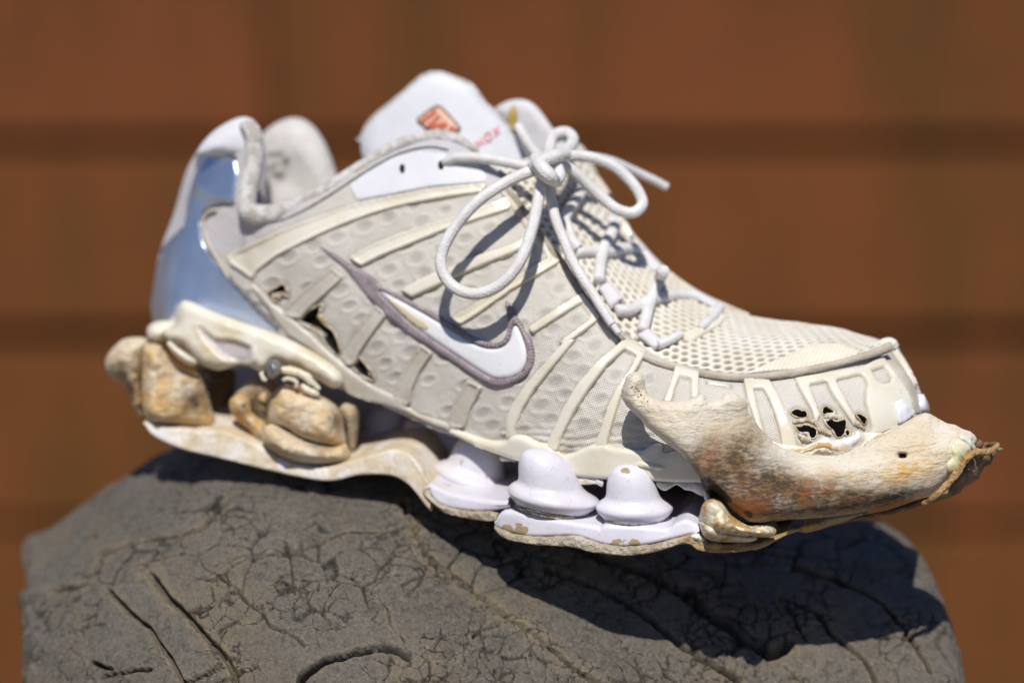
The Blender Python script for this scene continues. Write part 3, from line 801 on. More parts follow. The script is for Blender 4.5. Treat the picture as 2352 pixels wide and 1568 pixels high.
for q in (T(3, (560, 560), (600, 520), (640, 560), (700, 600), (760, 640), (740, 660), (680, 650), (620, 620)), T(3, (500, 660), (560, 680), (620, 760), (650, 850), (610, 860), (560, 790), (500, 720)), T(3, (740, 700), (770, 720), (800, 880), (770, 890), (755, 800)),
          T(3, (1010, 1000), (1060, 1030), (1110, 1110), (1080, 1130), (1030, 1080)), T(3, (140, 350), (220, 330), (250, 360), (200, 400), (150, 390))):
    c = np.mean(q, 0); y_ = hits(base_bvh, [tuple(c)])[0][0, 1]
    inflate('torn_flap', smooth_poly(q, 3), lambda a, b: y_ + .0012 + 0 * a, .0016, 6, 'fray', shoe, g=3.5, rough=.0012, nsc=260)
# threads hanging across the toe holes
for a in (T(6, (225, 1120), (300, 1110), (380, 1100), (420, 1130)), T(6, (520, 1075), (590, 1065), (640, 1080)), T(6, (440, 1120), (470, 1180), (520, 1210), (580, 1235)),
          T(6, (790, 1110), (840, 1150), (890, 1180)), T(6, (280, 1230), (330, 1270), (400, 1290))):
    p, n = hits(base_bvh, a); u2, v2 = proj(p)
    tube('loose_fibre', list(zip(u2, v2, p[:, 1] - .0006)), [4, 6, 5, 3], 'fray', shoe, n=5, seg=8, wob=.5)

# ------------------------------------------------------------------ vamp and toe box
VA = [((1130, 400), (1330, 330), .062, .098), ((1190, 470), (1380, 430), .060, .095), ((1240, 540), (1425, 508), .056, .090), ((1300, 622), (1470, 572), .051, .085), ((1360, 700), (1532, 632), .044, .080),
      ((1420, 772), (1592, 675), .040, .076), ((1500, 816), (1652, 702), .034, .072), ((1560, 838), (1720, 726), .031, .068), ((1640, 854), (1790, 736), .029, .065),
      ((1720, 862), (1852, 740), .027, .062), ((1800, 859), (1912, 750), .027, .060), ((1880, 848), (1960, 762), .028, .058), ((1960, 828), (2006, 775), .031, .056), ((2022, 808), (2036, 785), .038, .054), ((2052, 793), (2054, 788), .048, .054)]
NV = 120
tv_ = np.linspace(0, 1.45, NV)
cc = []
for a, b, ya, yb in VA:
    w = np.clip(tv_, 0, 1); ex = np.clip(tv_ - 1, 0, None)
    bul = np.sin(w * math.pi) * 10
    uq = a[0] + (b[0] - a[0]) * w + 60 * ex; vq = a[1] + (b[1] - a[1]) * (w * .9 + .1 * np.sin(w * math.pi / 2)) - bul + 330 * ex ** 2
    yq = ya + (yb - ya) * (w ** 1.3) + .09 * ex
    cc.append(np.stack([uq, vq, yq], -1))
vg = spline(np.array(cc).reshape(len(cc), -1), 30).reshape(-1, NV, 3)
vg = spline(vg.transpose(1, 0, 2).reshape(NV, -1), 3).reshape(-1, vg.shape[0], 3).transpose(1, 0, 2)
vg3 = P(vg[..., 0], vg[..., 1], vg[..., 2]); vf = vg3.reshape(-1, 3); vfc = grid_faces(*vg3.shape[:2])
vamp_bvh = bvh_of(vf, vfc)
vn = normals(vg3).reshape(-1, 3); vn *= np.where((vn * (np.array([0, -1, 1.0]))).sum(1) < 0, -1, 1)[:, None]
vu, vv2_ = vg[..., 0].ravel(), vg[..., 1].ravel()
# knitted openings on a staggered grid that follows the vamp
gi = np.repeat(np.arange(vg.shape[0]), vg.shape[1]) * 0.0
s1 = np.r_[0, np.cumsum(np.linalg.norm(np.diff(vg3[:, vg.shape[1] // 3], axis=0), axis=1))]
s2 = np.zeros(vg3.shape[:2]); s2[:, 1:] = np.cumsum(np.linalg.norm(np.diff(vg3, axis=1), axis=2), axis=1)
A = np.repeat(s1[:, None], vg.shape[1], 1) / .0039; B = s2 / .0033
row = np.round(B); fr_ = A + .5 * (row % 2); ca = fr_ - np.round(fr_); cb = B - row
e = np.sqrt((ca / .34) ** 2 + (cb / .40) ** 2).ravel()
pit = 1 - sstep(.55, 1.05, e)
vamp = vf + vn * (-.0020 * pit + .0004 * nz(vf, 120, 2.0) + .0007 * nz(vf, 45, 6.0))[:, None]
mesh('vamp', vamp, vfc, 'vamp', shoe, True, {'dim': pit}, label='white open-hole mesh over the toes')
# ribbed stripe across the toe
strip = T(6, (-260, 690), (-120, 640), (60, 555), (200, 505), (330, 445), (440, 412), (560, 400), (680, 420), (780, 455), (860, 485), (700, 560), (400, 632), (0, 662))
patch('ribbed_toe_stripe', smooth_poly(strip, 2), .0009, 'webbing', shoe, vamp_bvh, r=4, g=2.6, hf=lambda a, b, d: .00035 * np.sin((a + .55 * b) * .62) * (d > 3))
patch('toe_webbing', T(4, (1560, 1500), (1800, 1400), (1930, 1290), (1960, 1370), (1900, 1430), (1640, 1580)), .001, 'webbing', shoe, vamp_bvh, r=4, g=2.6, hf=lambda a, b, d: .0003 * np.sin((a * .5 + b) * .7) * (d > 3))

# ------------------------------------------------------------------ cage ribs and panels
RIBS = []
def rib(poly, h=.0013, m='cage', r=6, name='cage_rib', holes=(), g=5, **k):
    RIBS.append(poly); RIBS.extend(holes); h *= 1.3; r = min(r, 4.2) if name == 'cage_rib' else r
    return patch(name, poly, h, m, shoe, base_bvh, holes=holes, r=r, g=g, **k)
lip = lambda a, b, d: -.0008 * sstep(4, 6.5, d)
rib([(520, 586), (560, 568), (640, 530), (688, 512), (788, 475), (888, 452), (988, 432), (1060, 425), (1122, 421), (1108, 444), (1038, 452), (938, 470), (863, 490), (788, 517), (713, 550), (638, 587), (592, 622), (583, 642), (556, 622), (530, 606)], .0010, r=6, hf=lip)
rib(T(2, (850, 800), (1000, 705), (1300, 580), (1600, 480), (1900, 400), (2200, 290), (2300, 250), (2351, 330), (2330, 365), (2000, 470), (1700, 570), (1400, 690), (1150, 790), (975, 880)), .0013, hf=lip)
rib(T(2, (1330, 1095), (1500, 1000), (1680, 920), (1850, 860), (1930, 820), (2100, 760), (2351, 680), (2480, 610), (2500, 700), (2351, 775), (2100, 870), (1900, 960), (1700, 1050), (1440, 1165)), .0014)
rib([(1256, 596), (1226, 612), (1176, 642), (1120, 680), (1060, 715), (1034, 730), (1058, 748), (1100, 722), (1176, 668), (1240, 632), (1287, 604), (1272, 580), (1240, 526), (1236, 546), (1246, 572)], .0012, hf=lip)
rib(T(4, (150, 1440), (300, 1340), (600, 1145), (640, 1135), (690, 1180), (770, 1320), (800, 1340), (800, 1380), (640, 1500), (510, 1600), (430, 1600), (480, 1540), (690, 1390), (720, 1350), (640, 1225), (560, 1270), (330, 1420), (195, 1505)), .0013, r=5)
# rib continuing down from the hairpin
rib(T(5, (600, -20), (500, -20), (330, 170), (130, 390), (40, 530), (0, 590), (-40, 700), (-40, 900), (30, 880), (40, 800), (110, 620), (220, 440), (400, 220)), .00145, r=7)
rib(T(5, (1040, -5), (1000, 5), (780, 190), (600, 400), (480, 600), (400, 780), (330, 930), (380, 1010), (430, 1000), (440, 970), (470, 870), (580, 650), (720, 430), (880, 220), (1030, 88), (1135, 148), (1080, 260), (960, 430), (880, 600), (830, 780), (765, 940), (800, 990), (890, 970), (885, 920), (950, 700), (1010, 500), (1150, 260), (1232, 115), (1120, 20)), .0015, r=7)
rib(T(5, (1490, 235), (1720, 290), (1712, 540), (1640, 540), (1640, 352), (1540, 335), (1500, 440), (1465, 580), (1385, 570), (1450, 400)), .0013, r=5)
rib([(1706, 872), (1735, 873), (1768, 875), (1789, 914), (1804, 944), (1822, 989), (1832, 1030), (1796, 1030), (1791, 1000), (1779, 958), (1766, 922), (1752, 897), (1731, 897), (1738, 930), (1747, 965), (1758, 1000), (1742, 1000), (1728, 960), (1714, 915)], .0013, r=5)
rib([(1620, 876), (1655, 882), (1680, 886), (1680, 891), (1650, 888), (1622, 884)], .0005, r=2.5, name='printed_bar')
# faded lower ribs
rib(T(3, (240, 500), (330, 410), (480, 270), (700, 95), (825, 190), (640, 355), (480, 500), (430, 570), (300, 560)), .0012, 'rib_faded', hf=lip)
rib(T(3, (790, 900), (820, 800), (900, 680), (1105, 440), (1215, 530), (1090, 700), (960, 890), (930, 990), (840, 1000)), .0012, 'rib_faded', hf=lip)
rib(T(3, (1262, 1290), (1280, 1220), (1330, 1090), (1420, 940), (1520, 800), (1635, 885), (1520, 1060), (1445, 1230), (1420, 1380), (1300, 1340)), .0012, 'rib_faded', hf=lip)
rib(T(3, (1765, 1530), (1780, 1470), (1830, 1330), (1950, 1128), (2092, 1200), (1985, 1400), (1925, 1580), (1800, 1580)), .0012, 'rib_faded', hf=lip)
# heel rand and lower band
rib(T(3, (-30, 240), (40, 300), (150, 420), (300, 540), (420, 640), (520, 720), (640, 840), (780, 960), (900, 1060), (1100, 1200), (1270, 1275), (1420, 1390), (1500, 1445), (1720, 1512), (1900, 1590),
          (1900, 1640), (1650, 1560), (1400, 1440), (1200, 1370), (1000, 1330), (880, 1310), (800, 1180), (700, 1000), (500, 850), (300, 730), (200, 600), (60, 400), (-40, 290)), .0011, 'rib_faded', r=8, name='lower_band')
band = T(5, (-560, 790), (-450, 815), (-330, 862), (-200, 900), (-60, 905), (0, 862), (60, 850), (130, 860), (200, 890), (260, 920), (325, 930), (380, 960), (430, 1005), (480, 1032), (600, 1000), (740, 940), (800, 935), (880, 935), (930, 962), (1050, 972), (1200, 992), (1250, 960), (1330, 930), (1385, 950), (1390, 1010), (1440, 1020), (1520, 1000),
         (1700, 1060), (1900, 1100), (1900, 1290), (1700, 1290), (1450, 1288), (1200, 1270), (1000, 1270), (830, 1262), (700, 1254), (560, 1232), (400, 1180), (200, 1130), (0, 1085), (-200, 1010), (-330, 955), (-450, 890), (-560, 830))
rib(smooth_poly(band, 3), .0021, r=11, name='lower_band', g=5.5)
rib(smooth_poly(T(5, (1090, 1085), (1200, 1080), (1300, 1090), (1420, 1120), (1462, 1145), (1440, 1175), (1330, 1180), (1220, 1150), (1120, 1120)), 3), .0036, r=16, name='band_bulge')
# toe panel
tp = T(6, (235, 725), (600, 662), (860, 620), (1045, 528), (1110, 600), (1190, 720), (1250, 800), (1300, 900), (1335, 1040), (1340, 1080), (1180, 1180), (980, 1240), (930, 1240), (945, 1180), (920, 1080), (890, 950), (890, 840), (905, 790), (870, 720), (830, 702), (640, 745), (625, 760), (700, 900), (760, 1010), (800, 1080), (790, 1170), (740, 1100), (690, 1030), (600, 900), (560, 830), (535, 768), (515, 765), (390, 790), (380, 800), (430, 940), (480, 1060), (450, 1130), (420, 1130), (390, 1020), (320, 900), (260, 790))
rib(tp, .0013, r=6, name='toe_panel', g=4.5, holes=[T(6, (945, 665), (1060, 630), (1130, 720), (1105, 765), (1040, 778), (990, 745))])
rib(smooth_poly(T(6, (-60, 1270), (40, 1290), (130, 1320), (240, 1320), (330, 1330), (450, 1290), (520, 1250), (600, 1280), (760, 1240), (800, 1190), (850, 1210), (940, 1210), (1040, 1210), (1060, 1240), (1000, 1300), (850, 1400), (700, 1460), (400, 1500), (200, 1480), (0, 1400)), 3), .0022, 'wglue', r=10, name='toe_glue', g=4.5,
    hf=lambda a, b, d: .0011 * n2(a, b, .035, 3) * sstep(1, 6, d))
rib(smooth_poly(T(6, (1140, 960), (1180, 920), (1225, 905), (1235, 960), (1300, 1000), (1310, 1060), (1170, 1150), (1145, 1060)), 3), .0021, 'film', r=5, name='scuffed_patch', hf=lambda a, b, d: .0009 * n2(a, b, .05, 5) * sstep(1, 5, d))
patch('toe_seam_tape', T(6, (1045, 525), (1140, 470), (1200, 560), (1300, 700), (1352, 800), (1370, 950), (1400, 1040), (1330, 1050), (1300, 900), (1240, 780), (1150, 650)), .0004, 'piping', shoe, base_bvh, r=4, g=4)
rib(T(6, (1150, 465), (1170, 460), (1260, 590), (1330, 720), (1362, 800), (1340, 800), (1280, 690), (1210, 570)), .0012, r=4, name='toe_edge_strip', g=4)
rib(T(6, (1372, 830), (1400, 880), (1440, 960), (1450, 1030), (1415, 1040), (1390, 960)), .0016, 'film', r=4, name='toe_tip_patch', g=4)

# dirt along the ribs, also painting the contact shade at their edges
gg = grime.copy(); sp_ = np.clip(.75 + 1.2 * nz(flatn, 130, 6.6), .1, 1.2)
for q in RIBS:
    q = np.asarray(q); lo, hi = q.min(0) - 10, q.max(0) + 10
    w = np.where((nu > lo[0]) & (nu < hi[0]) & (nv > lo[1]) & (nv < hi[1]))[0]
    gg[w] = np.maximum(gg[w], (1 - sstep(1, 7, segdist(nu[w], nv[w], q))) * .62 * sp_[w])
qo.data.attributes['grime'].data.foreach_set('value', gg.astype(np.float32))  # grime here holds both dirt and the painted contact shade along the ribs
# swoosh emblem
inn = T('r4', (735, 455), (850, 510), (960, 570), (1100, 650), (1250, 740), (1400, 830), (1500, 860), (1590, 850), (1640, 800), (1660, 720), (1690, 705), (1730, 790), (1755, 880), (1745, 970), (1690, 1040), (1600, 1065), (1520, 1060), (1400, 990), (1250, 890), (1100, 790), (980, 700), (880, 610), (800, 530))
out = T('r4', (305, 140), (360, 165), (450, 215), (540, 275), (620, 320), (700, 370), (765, 435), (850, 470), (960, 530), (1100, 605), (1250, 690), (1400, 780), (1500, 815), (1570, 815), (1610, 770), (1625, 690), (1620, 600), (1605, 535), (1630, 535), (1680, 620), (1740, 720), (1790, 800), (1812, 890), (1800, 985), (1750, 1060), (1660, 1110), (1560, 1128), (1480, 1105), (1350, 1025), (1200, 925), (1080, 845), (960, 770), (800, 645), (700, 550), (600, 435), (480, 295), (380, 215))
inn = smooth_poly(inn, 3); out = smooth_poly(out, 3)
def thread(a, b, d):
    # stitch pattern runs across the border: position along the outline
    q = resample(out, 2, True); s = np.arange(len(q)) * 2.0
    i = np.array([np.argmin((q[:, 0] - x) ** 2 + (q[:, 1] - y) ** 2) for x, y in zip(a, b)])
    return .5 + .5 * np.sin(s[i] * .8)
patch('swoosh_border', out, .0016, 'thread', shoe, base_bvh, holes=[inn], r=7, g=2.6, attrs={'thread': thread}, label='grey-lilac embroidered border')
patch('swoosh_fill', [(x, y) for x, y in inn], .0011, 'film', shoe, base_bvh, r=9, g=4, sink=-.0004, label='glossy white swoosh')
patch('yellowed_edge', smooth_poly(T('r4', (800, 510), (900, 565), (1000, 640), (1070, 680), (1085, 715), (1060, 735), (990, 700), (900, 625), (830, 560)), 3), .00135, 'yellow', shoe, base_bvh, r=3, g=4)

# silver heel, seams, heel strip
silver = [(352, 742), (348, 700), (362, 610), (380, 560), (424, 520), (432, 458), (452, 392), (458, 356), (495, 352), (542, 366), (548, 400), (538, 468), (500, 470), (470, 486), (463, 510), (470, 560), (500, 602), (560, 672), (640, 752), (640, 775), (560, 740), (440, 705), (410, 700), (400, 735)]
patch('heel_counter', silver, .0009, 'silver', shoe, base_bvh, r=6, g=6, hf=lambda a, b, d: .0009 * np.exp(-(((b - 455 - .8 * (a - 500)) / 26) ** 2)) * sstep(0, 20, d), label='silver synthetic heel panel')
def seam(name, pts, rad, m, off=.0006, wob=.15, n=5, **k):
    p, nn = hits(base_bvh, spline(np.array(pts, float), 3)); p = p + nn * off; u2, v2 = proj(p)
    return tube(name, list(zip(u2, v2, p[:, 1])), rad, m, shoe, n=3, seg=8, wob=wob, **k)
seam('heel_seam', [(540, 467), (505, 468), (480, 476), (466, 496), (465, 530), (476, 565), (500, 600), (530, 640), (560, 672), (600, 715), (640, 755)], [2.5, 2.5, 2.5, 3, 5, 6, 6], 'seam', wob=.35)
seam('heel_seam', [(545, 362), (510, 354), (470, 350), (457, 358), (453, 385)], 2.6, 'seam')
seam('heel_seam', [(424, 522), (405, 545), (385, 562), (372, 580)], 2.6, 'seam')
seam('heel_piping', [(530, 640), (500, 592), (478, 552), (470, 515), (478, 492), (500, 482)], 4, 'stay', off=.001)

# collar roll (near and far), eyestay edge, piping
collar = [(560, 290, .088), (578, 300, .083), (586, 345, .083), (577, 410, .081), (566, 460, .079), (574, 488, .078), (612, 494, .079), (655, 485, .079), (700, 464, .078), (760, 430, .077), (830, 385, .077), (890, 348, .077), (945, 326, .076), (1000, 316, .075), (1045, 322, .074), (1075, 338, .073), (1096, 352, .073)]
tube('collar', collar, [12, 20, 22, 22, 23, 25, 24, 22, 19, 17, 16, 16, 17, 18, 17, 13, 8], 'terry', shoe, n=8, seg=20, wob=.022, label='fuzzy padded collar rim')
tab = [(452, 358), (462, 332), (490, 302), (520, 282), (548, 270), (572, 270), (590, 284), (598, 310), (592, 350), (560, 372), (500, 360)]
inflate('heel_tab', smooth_poly(tab, 3), lambda a, b: .093 - .00004 * (a - 540) + .00002 * (400 - b), .0075, 34, 'white', shoe, g=6, sm=8, rough=.0006, nsc=70)
lobe = [(588, 520), (580, 430), (586, 350), (604, 308), (632, 284), (662, 272), (690, 272), (716, 287), (738, 314), (755, 348), (768, 384), (780, 430), (790, 480), (700, 530)]
lb, (lfv, lff) = inflate('far_collar_pad', smooth_poly(lobe, 3), lambda a, b: .148 - .00006 * (a - 680), .0085, 60, 'lining', shoe, g=6, sm=8, rough=.001, nsc=60,
    attrs={'grime': lambda a, b: np.clip(sum(np.exp(-(((a - p) / s_) ** 2 + ((b - q) / s_) ** 2)) for p, q, s_ in ((624, 356, 9), (642, 354, 8), (655, 374, 9), (634, 378, 6), (622, 386, 8), (643, 404, 11), (628, 402, 6), (660, 366, 5))), 0, 1) * 1.0}, label='worn padded far side of the collar')
back_ = [(470, 420), (500, 330), (545, 300), (590, 300), (610, 340), (612, 420), (600, 520), (500, 520)]
inflate('heel_lining', smooth_poly(back_, 2), lambda a, b: .128 + 0 * a, .008, 30, 'lining', shoe, g=8, sm=6, attrs={'grime': lambda a, b: 0 * a})
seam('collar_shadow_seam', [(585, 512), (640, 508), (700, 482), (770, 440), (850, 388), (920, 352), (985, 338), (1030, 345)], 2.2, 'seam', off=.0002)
p_, n_ = hits(base_bvh, [(1150, 425), (1186, 470), (1220, 520), (1255, 570), (1290, 612), (1322, 662), (1354, 707), (1387, 748), (1425, 785)]); u_, v__ = proj(p_)
tube('eyestay_edge', list(zip(u_ + 6, v__, p_[:, 1] - .001)), [6, 9, 10, 10, 10, 9, 9, 10, 9], 'eyestay', shoe, n=6, seg=10, flat=.5, wob=.1)
tube('eyestay_binding', list(zip(u_ - 6, v__ + 3, p_[:, 1] - .0012)), [5, 7, 8, 8, 8, 7, 7, 7, 6], 'stay', shoe, n=6, seg=10, flat=.45, wob=.05)
pip = [(1425, 778), (1460, 806), (1500, 826), (1545, 840), (1600, 853), (1660, 863), (1720, 866), (1775, 862), (1835, 853), (1900, 840), (1955, 826), (2005, 811), (2045, 795)]
p_, n_ = hits(base_bvh, pip); u_, v__ = proj(p_)
tube('toe_piping', list(zip([a for a, b in pip], [b for a, b in pip], p_[:, 1] - .0012)), [6, 8, 8.5, 8.5, 8.5, 8.5, 8.5, 8.5, 8.5, 8.5, 8, 9, 11], 'piping', shoe, n=8, seg=12, flat=.7, wob=.04, label='grey tape piping round the toe')
st = [(a, b + 10) for a, b in spline(np.array(pip), 9)][6:]
p_, n_ = hits(base_bvh, st)
bmv, bmf = [], []
for i, (c, n) in enumerate(zip(p_, n_)):
    c = c + n * .0006; t = p_[min(i + 1, len(p_) - 1)] - p_[max(i - 1, 0)]; t /= np.linalg.norm(t) + 1e-9
    s = np.cross(t, n); k0 = len(bmv); l, w, h = .00075, .0005, .0006
    for sx, sy in ((-1, -1), (1, -1), (1, 1), (-1, 1)): bmv.append(c + t * l * sx + s * w * sy)
    for sx, sy in ((-.6, -.6), (.6, -.6), (.6, .6), (-.6, .6)): bmv.append(c + t * l * sx + s * w * sy + n * h)
    bmf += [(k0 + 4, k0 + 5, k0 + 6, k0 + 7)] + [(k0 + q, k0 + (q + 1) % 4, k0 + 4 + (q + 1) % 4, k0 + 4 + q) for q in range(4)]
so = mesh('stitching', bmv, bmf, 'eyestay', shoe, False); so['kind'] = 'stuff'
tube('toe_tip_fold', [(1985, 800, .042), (2012, 796, .044), (2034, 789, .046), (2050, 790, .047), (2056, 800, .047)], [8, 11, 13, 13, 8], 'vamp', shoe, n=6, seg=12, wob=.15)

# white eyelet panel, eyelets
ep = [(800, 425), (850, 392), (900, 362), (960, 346), (1010, 350), (1060, 360), (1090, 372), (1118, 400), (1120, 420), (1060, 424), (988, 430), (888, 450), (820, 462)]
patch('eyelet_panel', ep, .0006, 'white', shoe, base_bvh, r=4, g=6)
for a, b in ((925, 389), (1014, 381)):
    patch('eyelet', [(a + 7 * math.cos(t), b + 11 * math.sin(t)) for t in np.linspace(0, 2 * math.pi, 14, endpoint=False)], .0008, 'hole', shoe, base_bvh, r=2, g=4, sink=-.0007)

# ------------------------------------------------------------------ tongue and far eyestay
tg = T(10, (110, 800), (95, 690), (110, 600), (160, 500), (240, 410), (370, 310), (480, 220), (580, 130), (660, 60), (740, 28), (830, 25), (900, 50), (980, 80), (1060, 110), (1120, 140), (1180, 220), (1240, 310), (1320, 380), (1400, 460), (1480, 560), (1540, 660), (1600, 760), (1680, 860), (1760, 940), (1700, 1100), (1400, 1080), (1000, 1000), (500, 960), (200, 900))
ton, (tfv, tff) = inflate('tongue', smooth_poly(tg, 2), lambda a, b: .098 + .00004 * (300 - b) - .00005 * (a - 1000) + .000002 * (a - 1000) ** 2 * .12, .004, 26, 'white', shoe, g=7, sm=4, label='white padded tongue with orange emblem')
tb = bvh_of(tfv, tff)
p_, n_ = hits(tb, resample([(x, y) for x, y in tg[1:20]], 8)); 
u_, v__ = proj(p_)
tube('tongue_binding', list(zip(u_, v__, p_[:, 1] - .0008)), 4.5, 'terry', shoe, n=2, seg=8, wob=.1)
lg = T(10, (605, 470), (640, 430), (760, 340), (800, 322), (845, 330), (940, 430), (1015, 520), (1020, 560), (960, 600), (900, 640), (820, 640), (740, 590), (640, 500))
patch('emblem_rim', smooth_poly(lg, 2), .0009, 'brown', ton, tb, r=3, g=5)
patch('emblem_field', smooth_poly(T(10, (622, 478), (655, 446), (770, 362), (802, 350), (835, 356), (925, 448), (995, 528), (1000, 556), (950, 586), (890, 620), (820, 615), (745, 570), (650, 500)), 2), .0012, 'peach', ton, tb, r=2, g=5)
for q in (T(10, (668, 492), (730, 445), (800, 392)), T(10, (728, 532), (780, 485), (835, 432)), T(10, (745, 545), (820, 520), (885, 498)), T(10, (840, 548), (870, 530), (900, 505)), T(10, (915, 572), (940, 552), (962, 532))):
    p, n = hits(tb, q); p = p + n * .0016; a, b = proj(p)
    tube('emblem_bar', list(zip(a, b, p[:, 1])), 4.4, 'red', ton, n=5, seg=8, flat=.4)
def letter(strokes, o, ax, ay, w):
    for s in strokes:
        pts = [(o[0] + a * ax[0] + b * ay[0], o[1] + a * ax[1] + b * ay[1]) for a, b in s]
        p, n = hits(tb, resample(pts, 3)); p = p + n * .0004; a, b = proj(p)
        tube('letter_stroke', list(zip(a, b, p[:, 1])), w, 'pink', ton, n=2, seg=6, flat=.5)
ax, ay = (12, -8.4), (-5.2, -17)
ox, oy = T(10, (1165, 730))[0]
letter([[(1, .9), (.2, .95), (.1, .6), (.8, .45), (.9, .1), (0, 0)]], (ox - 15, oy + 11), ax, ay, 2.3)
letter([[(0, 0), (0, 1)], [(.9, 0), (.9, 1)], [(0, .5), (.9, .5)]], (ox + 4, oy - 2), ax, ay, 2.3)
letter([[(0, .1), (0, .9), (.25, 1), (.75, 1), (.95, .8), (.95, .2), (.75, 0), (.25, 0), (0, .1)]], (ox + 23, oy - 15), ax, ay, 2.3)
letter([[(0, 0), (.9, 1)], [(0, 1), (.9, 0)]], (ox + 42, oy - 28), ax, ay, 2.3)
# far eyestay top behind the knot
fe = T(10, (1310, 380), (1380, 320), (1460, 280), (1560, 268), (1640, 285), (1720, 340), (1790, 430), (1860, 530), (1920, 600), (2000, 700), (1980, 800), (1760, 860), (1660, 860), (1600, 780), (1520, 640), (1420, 500))
inflate('far_eyestay', smooth_poly(fe, 2), lambda a, b: .108 - .00008 * (a - 1200), .0035, 16, 'loop', shoe, g=7, sm=4, rough=.0006, nsc=90)
def oval(c, a, b, rot, n=18):
    t = np.linspace(0, 2 * math.pi, n, endpoint=False); x, y = a * np.cos(t), b * np.sin(t)
    return [(c[0] + p * math.cos(rot) - q * math.sin(rot), c[1] + p * math.sin(rot) + q * math.cos(rot)) for p, q in zip(x, y)]
inflate('eyelet_opening', oval(T(10, (1490, 465))[0], 11, 34, .1), lambda a, b: .1025 + 0 * a, .0012, 8, 'gold', shoe, g=5)
inflate('eyelet_opening', oval(T(10, (1900, 630))[0], 14, 7, -.3), lambda a, b: .098 + 0 * a, .0012, 6, 'gold', shoe, g=5)
# far eyestay strip down to the toe
tube('far_eyestay_strip', [(1330, 370, .098), (1385, 440, .096), (1428, 520, .092), (1468, 570, .088), (1510, 612, .084), (1560, 650, .081), (1610, 680, .077), (1670, 706, .074), (1720, 724, .071)], [12, 14, 14, 14, 12, 10, 9, 8, 5], 'stay', shoe, n=8, seg=12, flat=.6)
tube('far_cage_rib', [(1420, 505, .088), (1432, 520, .088), (1448, 545, .086)], [12, 13, 11], 'cage', shoe, n=6, seg=10, flat=.6)
# torn lining scrap by the top eyelet
inflate('torn_scrap', T(10, (1040, 880), (1150, 860), (1300, 880), (1400, 930), (1340, 1000), (1300, 1050), (1230, 1000), (1150, 930)), lambda a, b: .066 + 0 * a, .002, 8, 'fray', shoe, g=5, rough=.0016, nsc=260)

# ------------------------------------------------------------------ laces
def onv(pts, off):
    """lift lace points off the vamp surface"""
    p, n = hits(vamp_bvh, pts); u2, v2 = proj(p); return list(zip([a for a, b in pts], [b for a, b in pts], p[:, 1] - off))
LR = 13.2
def lace(pts, rad=LR, **k):
    return tube('lace', pts, rad, 'lace', shoe, n=10, seg=24, wob=.012, braid=.085, **k)
lace([(1250, 392, .048), (1218, 394, .042), (1150, 426, .036), (1085, 474, .034), (1036, 536, .034), (1013, 590, .034), (1020, 632, .033), (1047, 662, .032), (1088, 675, .030), (1132, 664, .028), (1172, 632, .027), (1204, 580, .028), (1226, 510, .032), (1240, 440, .040), (1248, 405, .048)], label='lace loop hanging over the side')
lace([(1012, 384, .075), (1024, 374, .066), (1050, 362, .063), (1110, 364, .060), (1170, 374, .056), (1225, 386, .052)], [9, 12, 12, 12, 12])
lace([(1270, 372, .052), (1310, 358, .055), (1360, 362, .056), (1413, 384, .057), (1452, 420, .057), (1472, 452, .056), (1474, 473, .055), (1452, 489, .054), (1418, 481, .054), (1391, 461, .055), (1361, 434, .055), (1325, 400, .053), (1290, 376, .050)], 12.5, label='lace loop on the far side of the knot')
lace([(1290, 360, .058), (1340, 360, .068), (1400, 370, .080), (1450, 390, .088), (1500, 413, .092), (1532, 430, .094)], [12, 12, 12, 11, 9.5, 9.5])
lace([(1190, 290, .092), (1205, 315, .086), (1225, 345, .075), (1250, 370, .060)], 11)
lace([(1268, 372, .056), (1262, 340, .066), (1272, 312, .076), (1300, 304, .078), (1316, 322, .072), (1298, 348, .060), (1262, 366, .048), (1238, 376, .046)], 13)
lace([(1232, 372, .046), (1240, 392, .040), (1262, 410, .037), (1280, 412, .037), (1284, 398, .040), (1272, 372, .042), (1250, 358, .044)], 14, label='lace knot')
lace([(1258, 396, .046), (1262, 430, .044), (1268, 468, .042), (1278, 508, .040), (1297, 556, .038), (1312, 593, .036), (1337, 637, .033), (1361, 673, .031), (1388, 717, .029), (1406, 745, .028)], [11, 11.5, 11.5, 11.5, 11.5, 11.5, 11, 10])
lace([(1300, 354, .046), (1270, 360, .038), (1236, 374, .038), (1222, 386, .044)], 15)
lace([(1228, 362, .042), (1244, 384, .033), (1264, 406, .032), (1282, 420, .040)], [12, 17, 17, 11])
tube('aglet', [(1400, 735, .0285), (1410, 750, .028), (1422, 766, .0275)], [8.5, 8, 7.5], 'loop', shoe, n=5, seg=12)
lace(onv([(1336, 440), (1324, 458), (1298, 500), (1303, 522), (1315, 555), (1328, 570)], .004), 13)
lace(onv([(1413, 512), (1408, 530), (1391, 562), (1380, 600), (1376, 645)], .0035), 13.5)
lace(onv([(1322, 580), (1356, 578), (1401, 578), (1441, 570), (1472, 574)], .002), 13.5)
lace(onv([(1524, 622), (1515, 640), (1498, 680), (1487, 717), (1477, 758)], .004), 13.5)
lace(onv([(1416, 712), (1451, 711), (1488, 692), (1521, 683), (1561, 677), (1604, 682)], .002), 13.5)
lace(onv([(1512, 792), (1540, 780), (1562, 768)], .0022), 11)
lace(onv([(1655, 705), (1640, 725), (1610, 752)], .0028), 10)
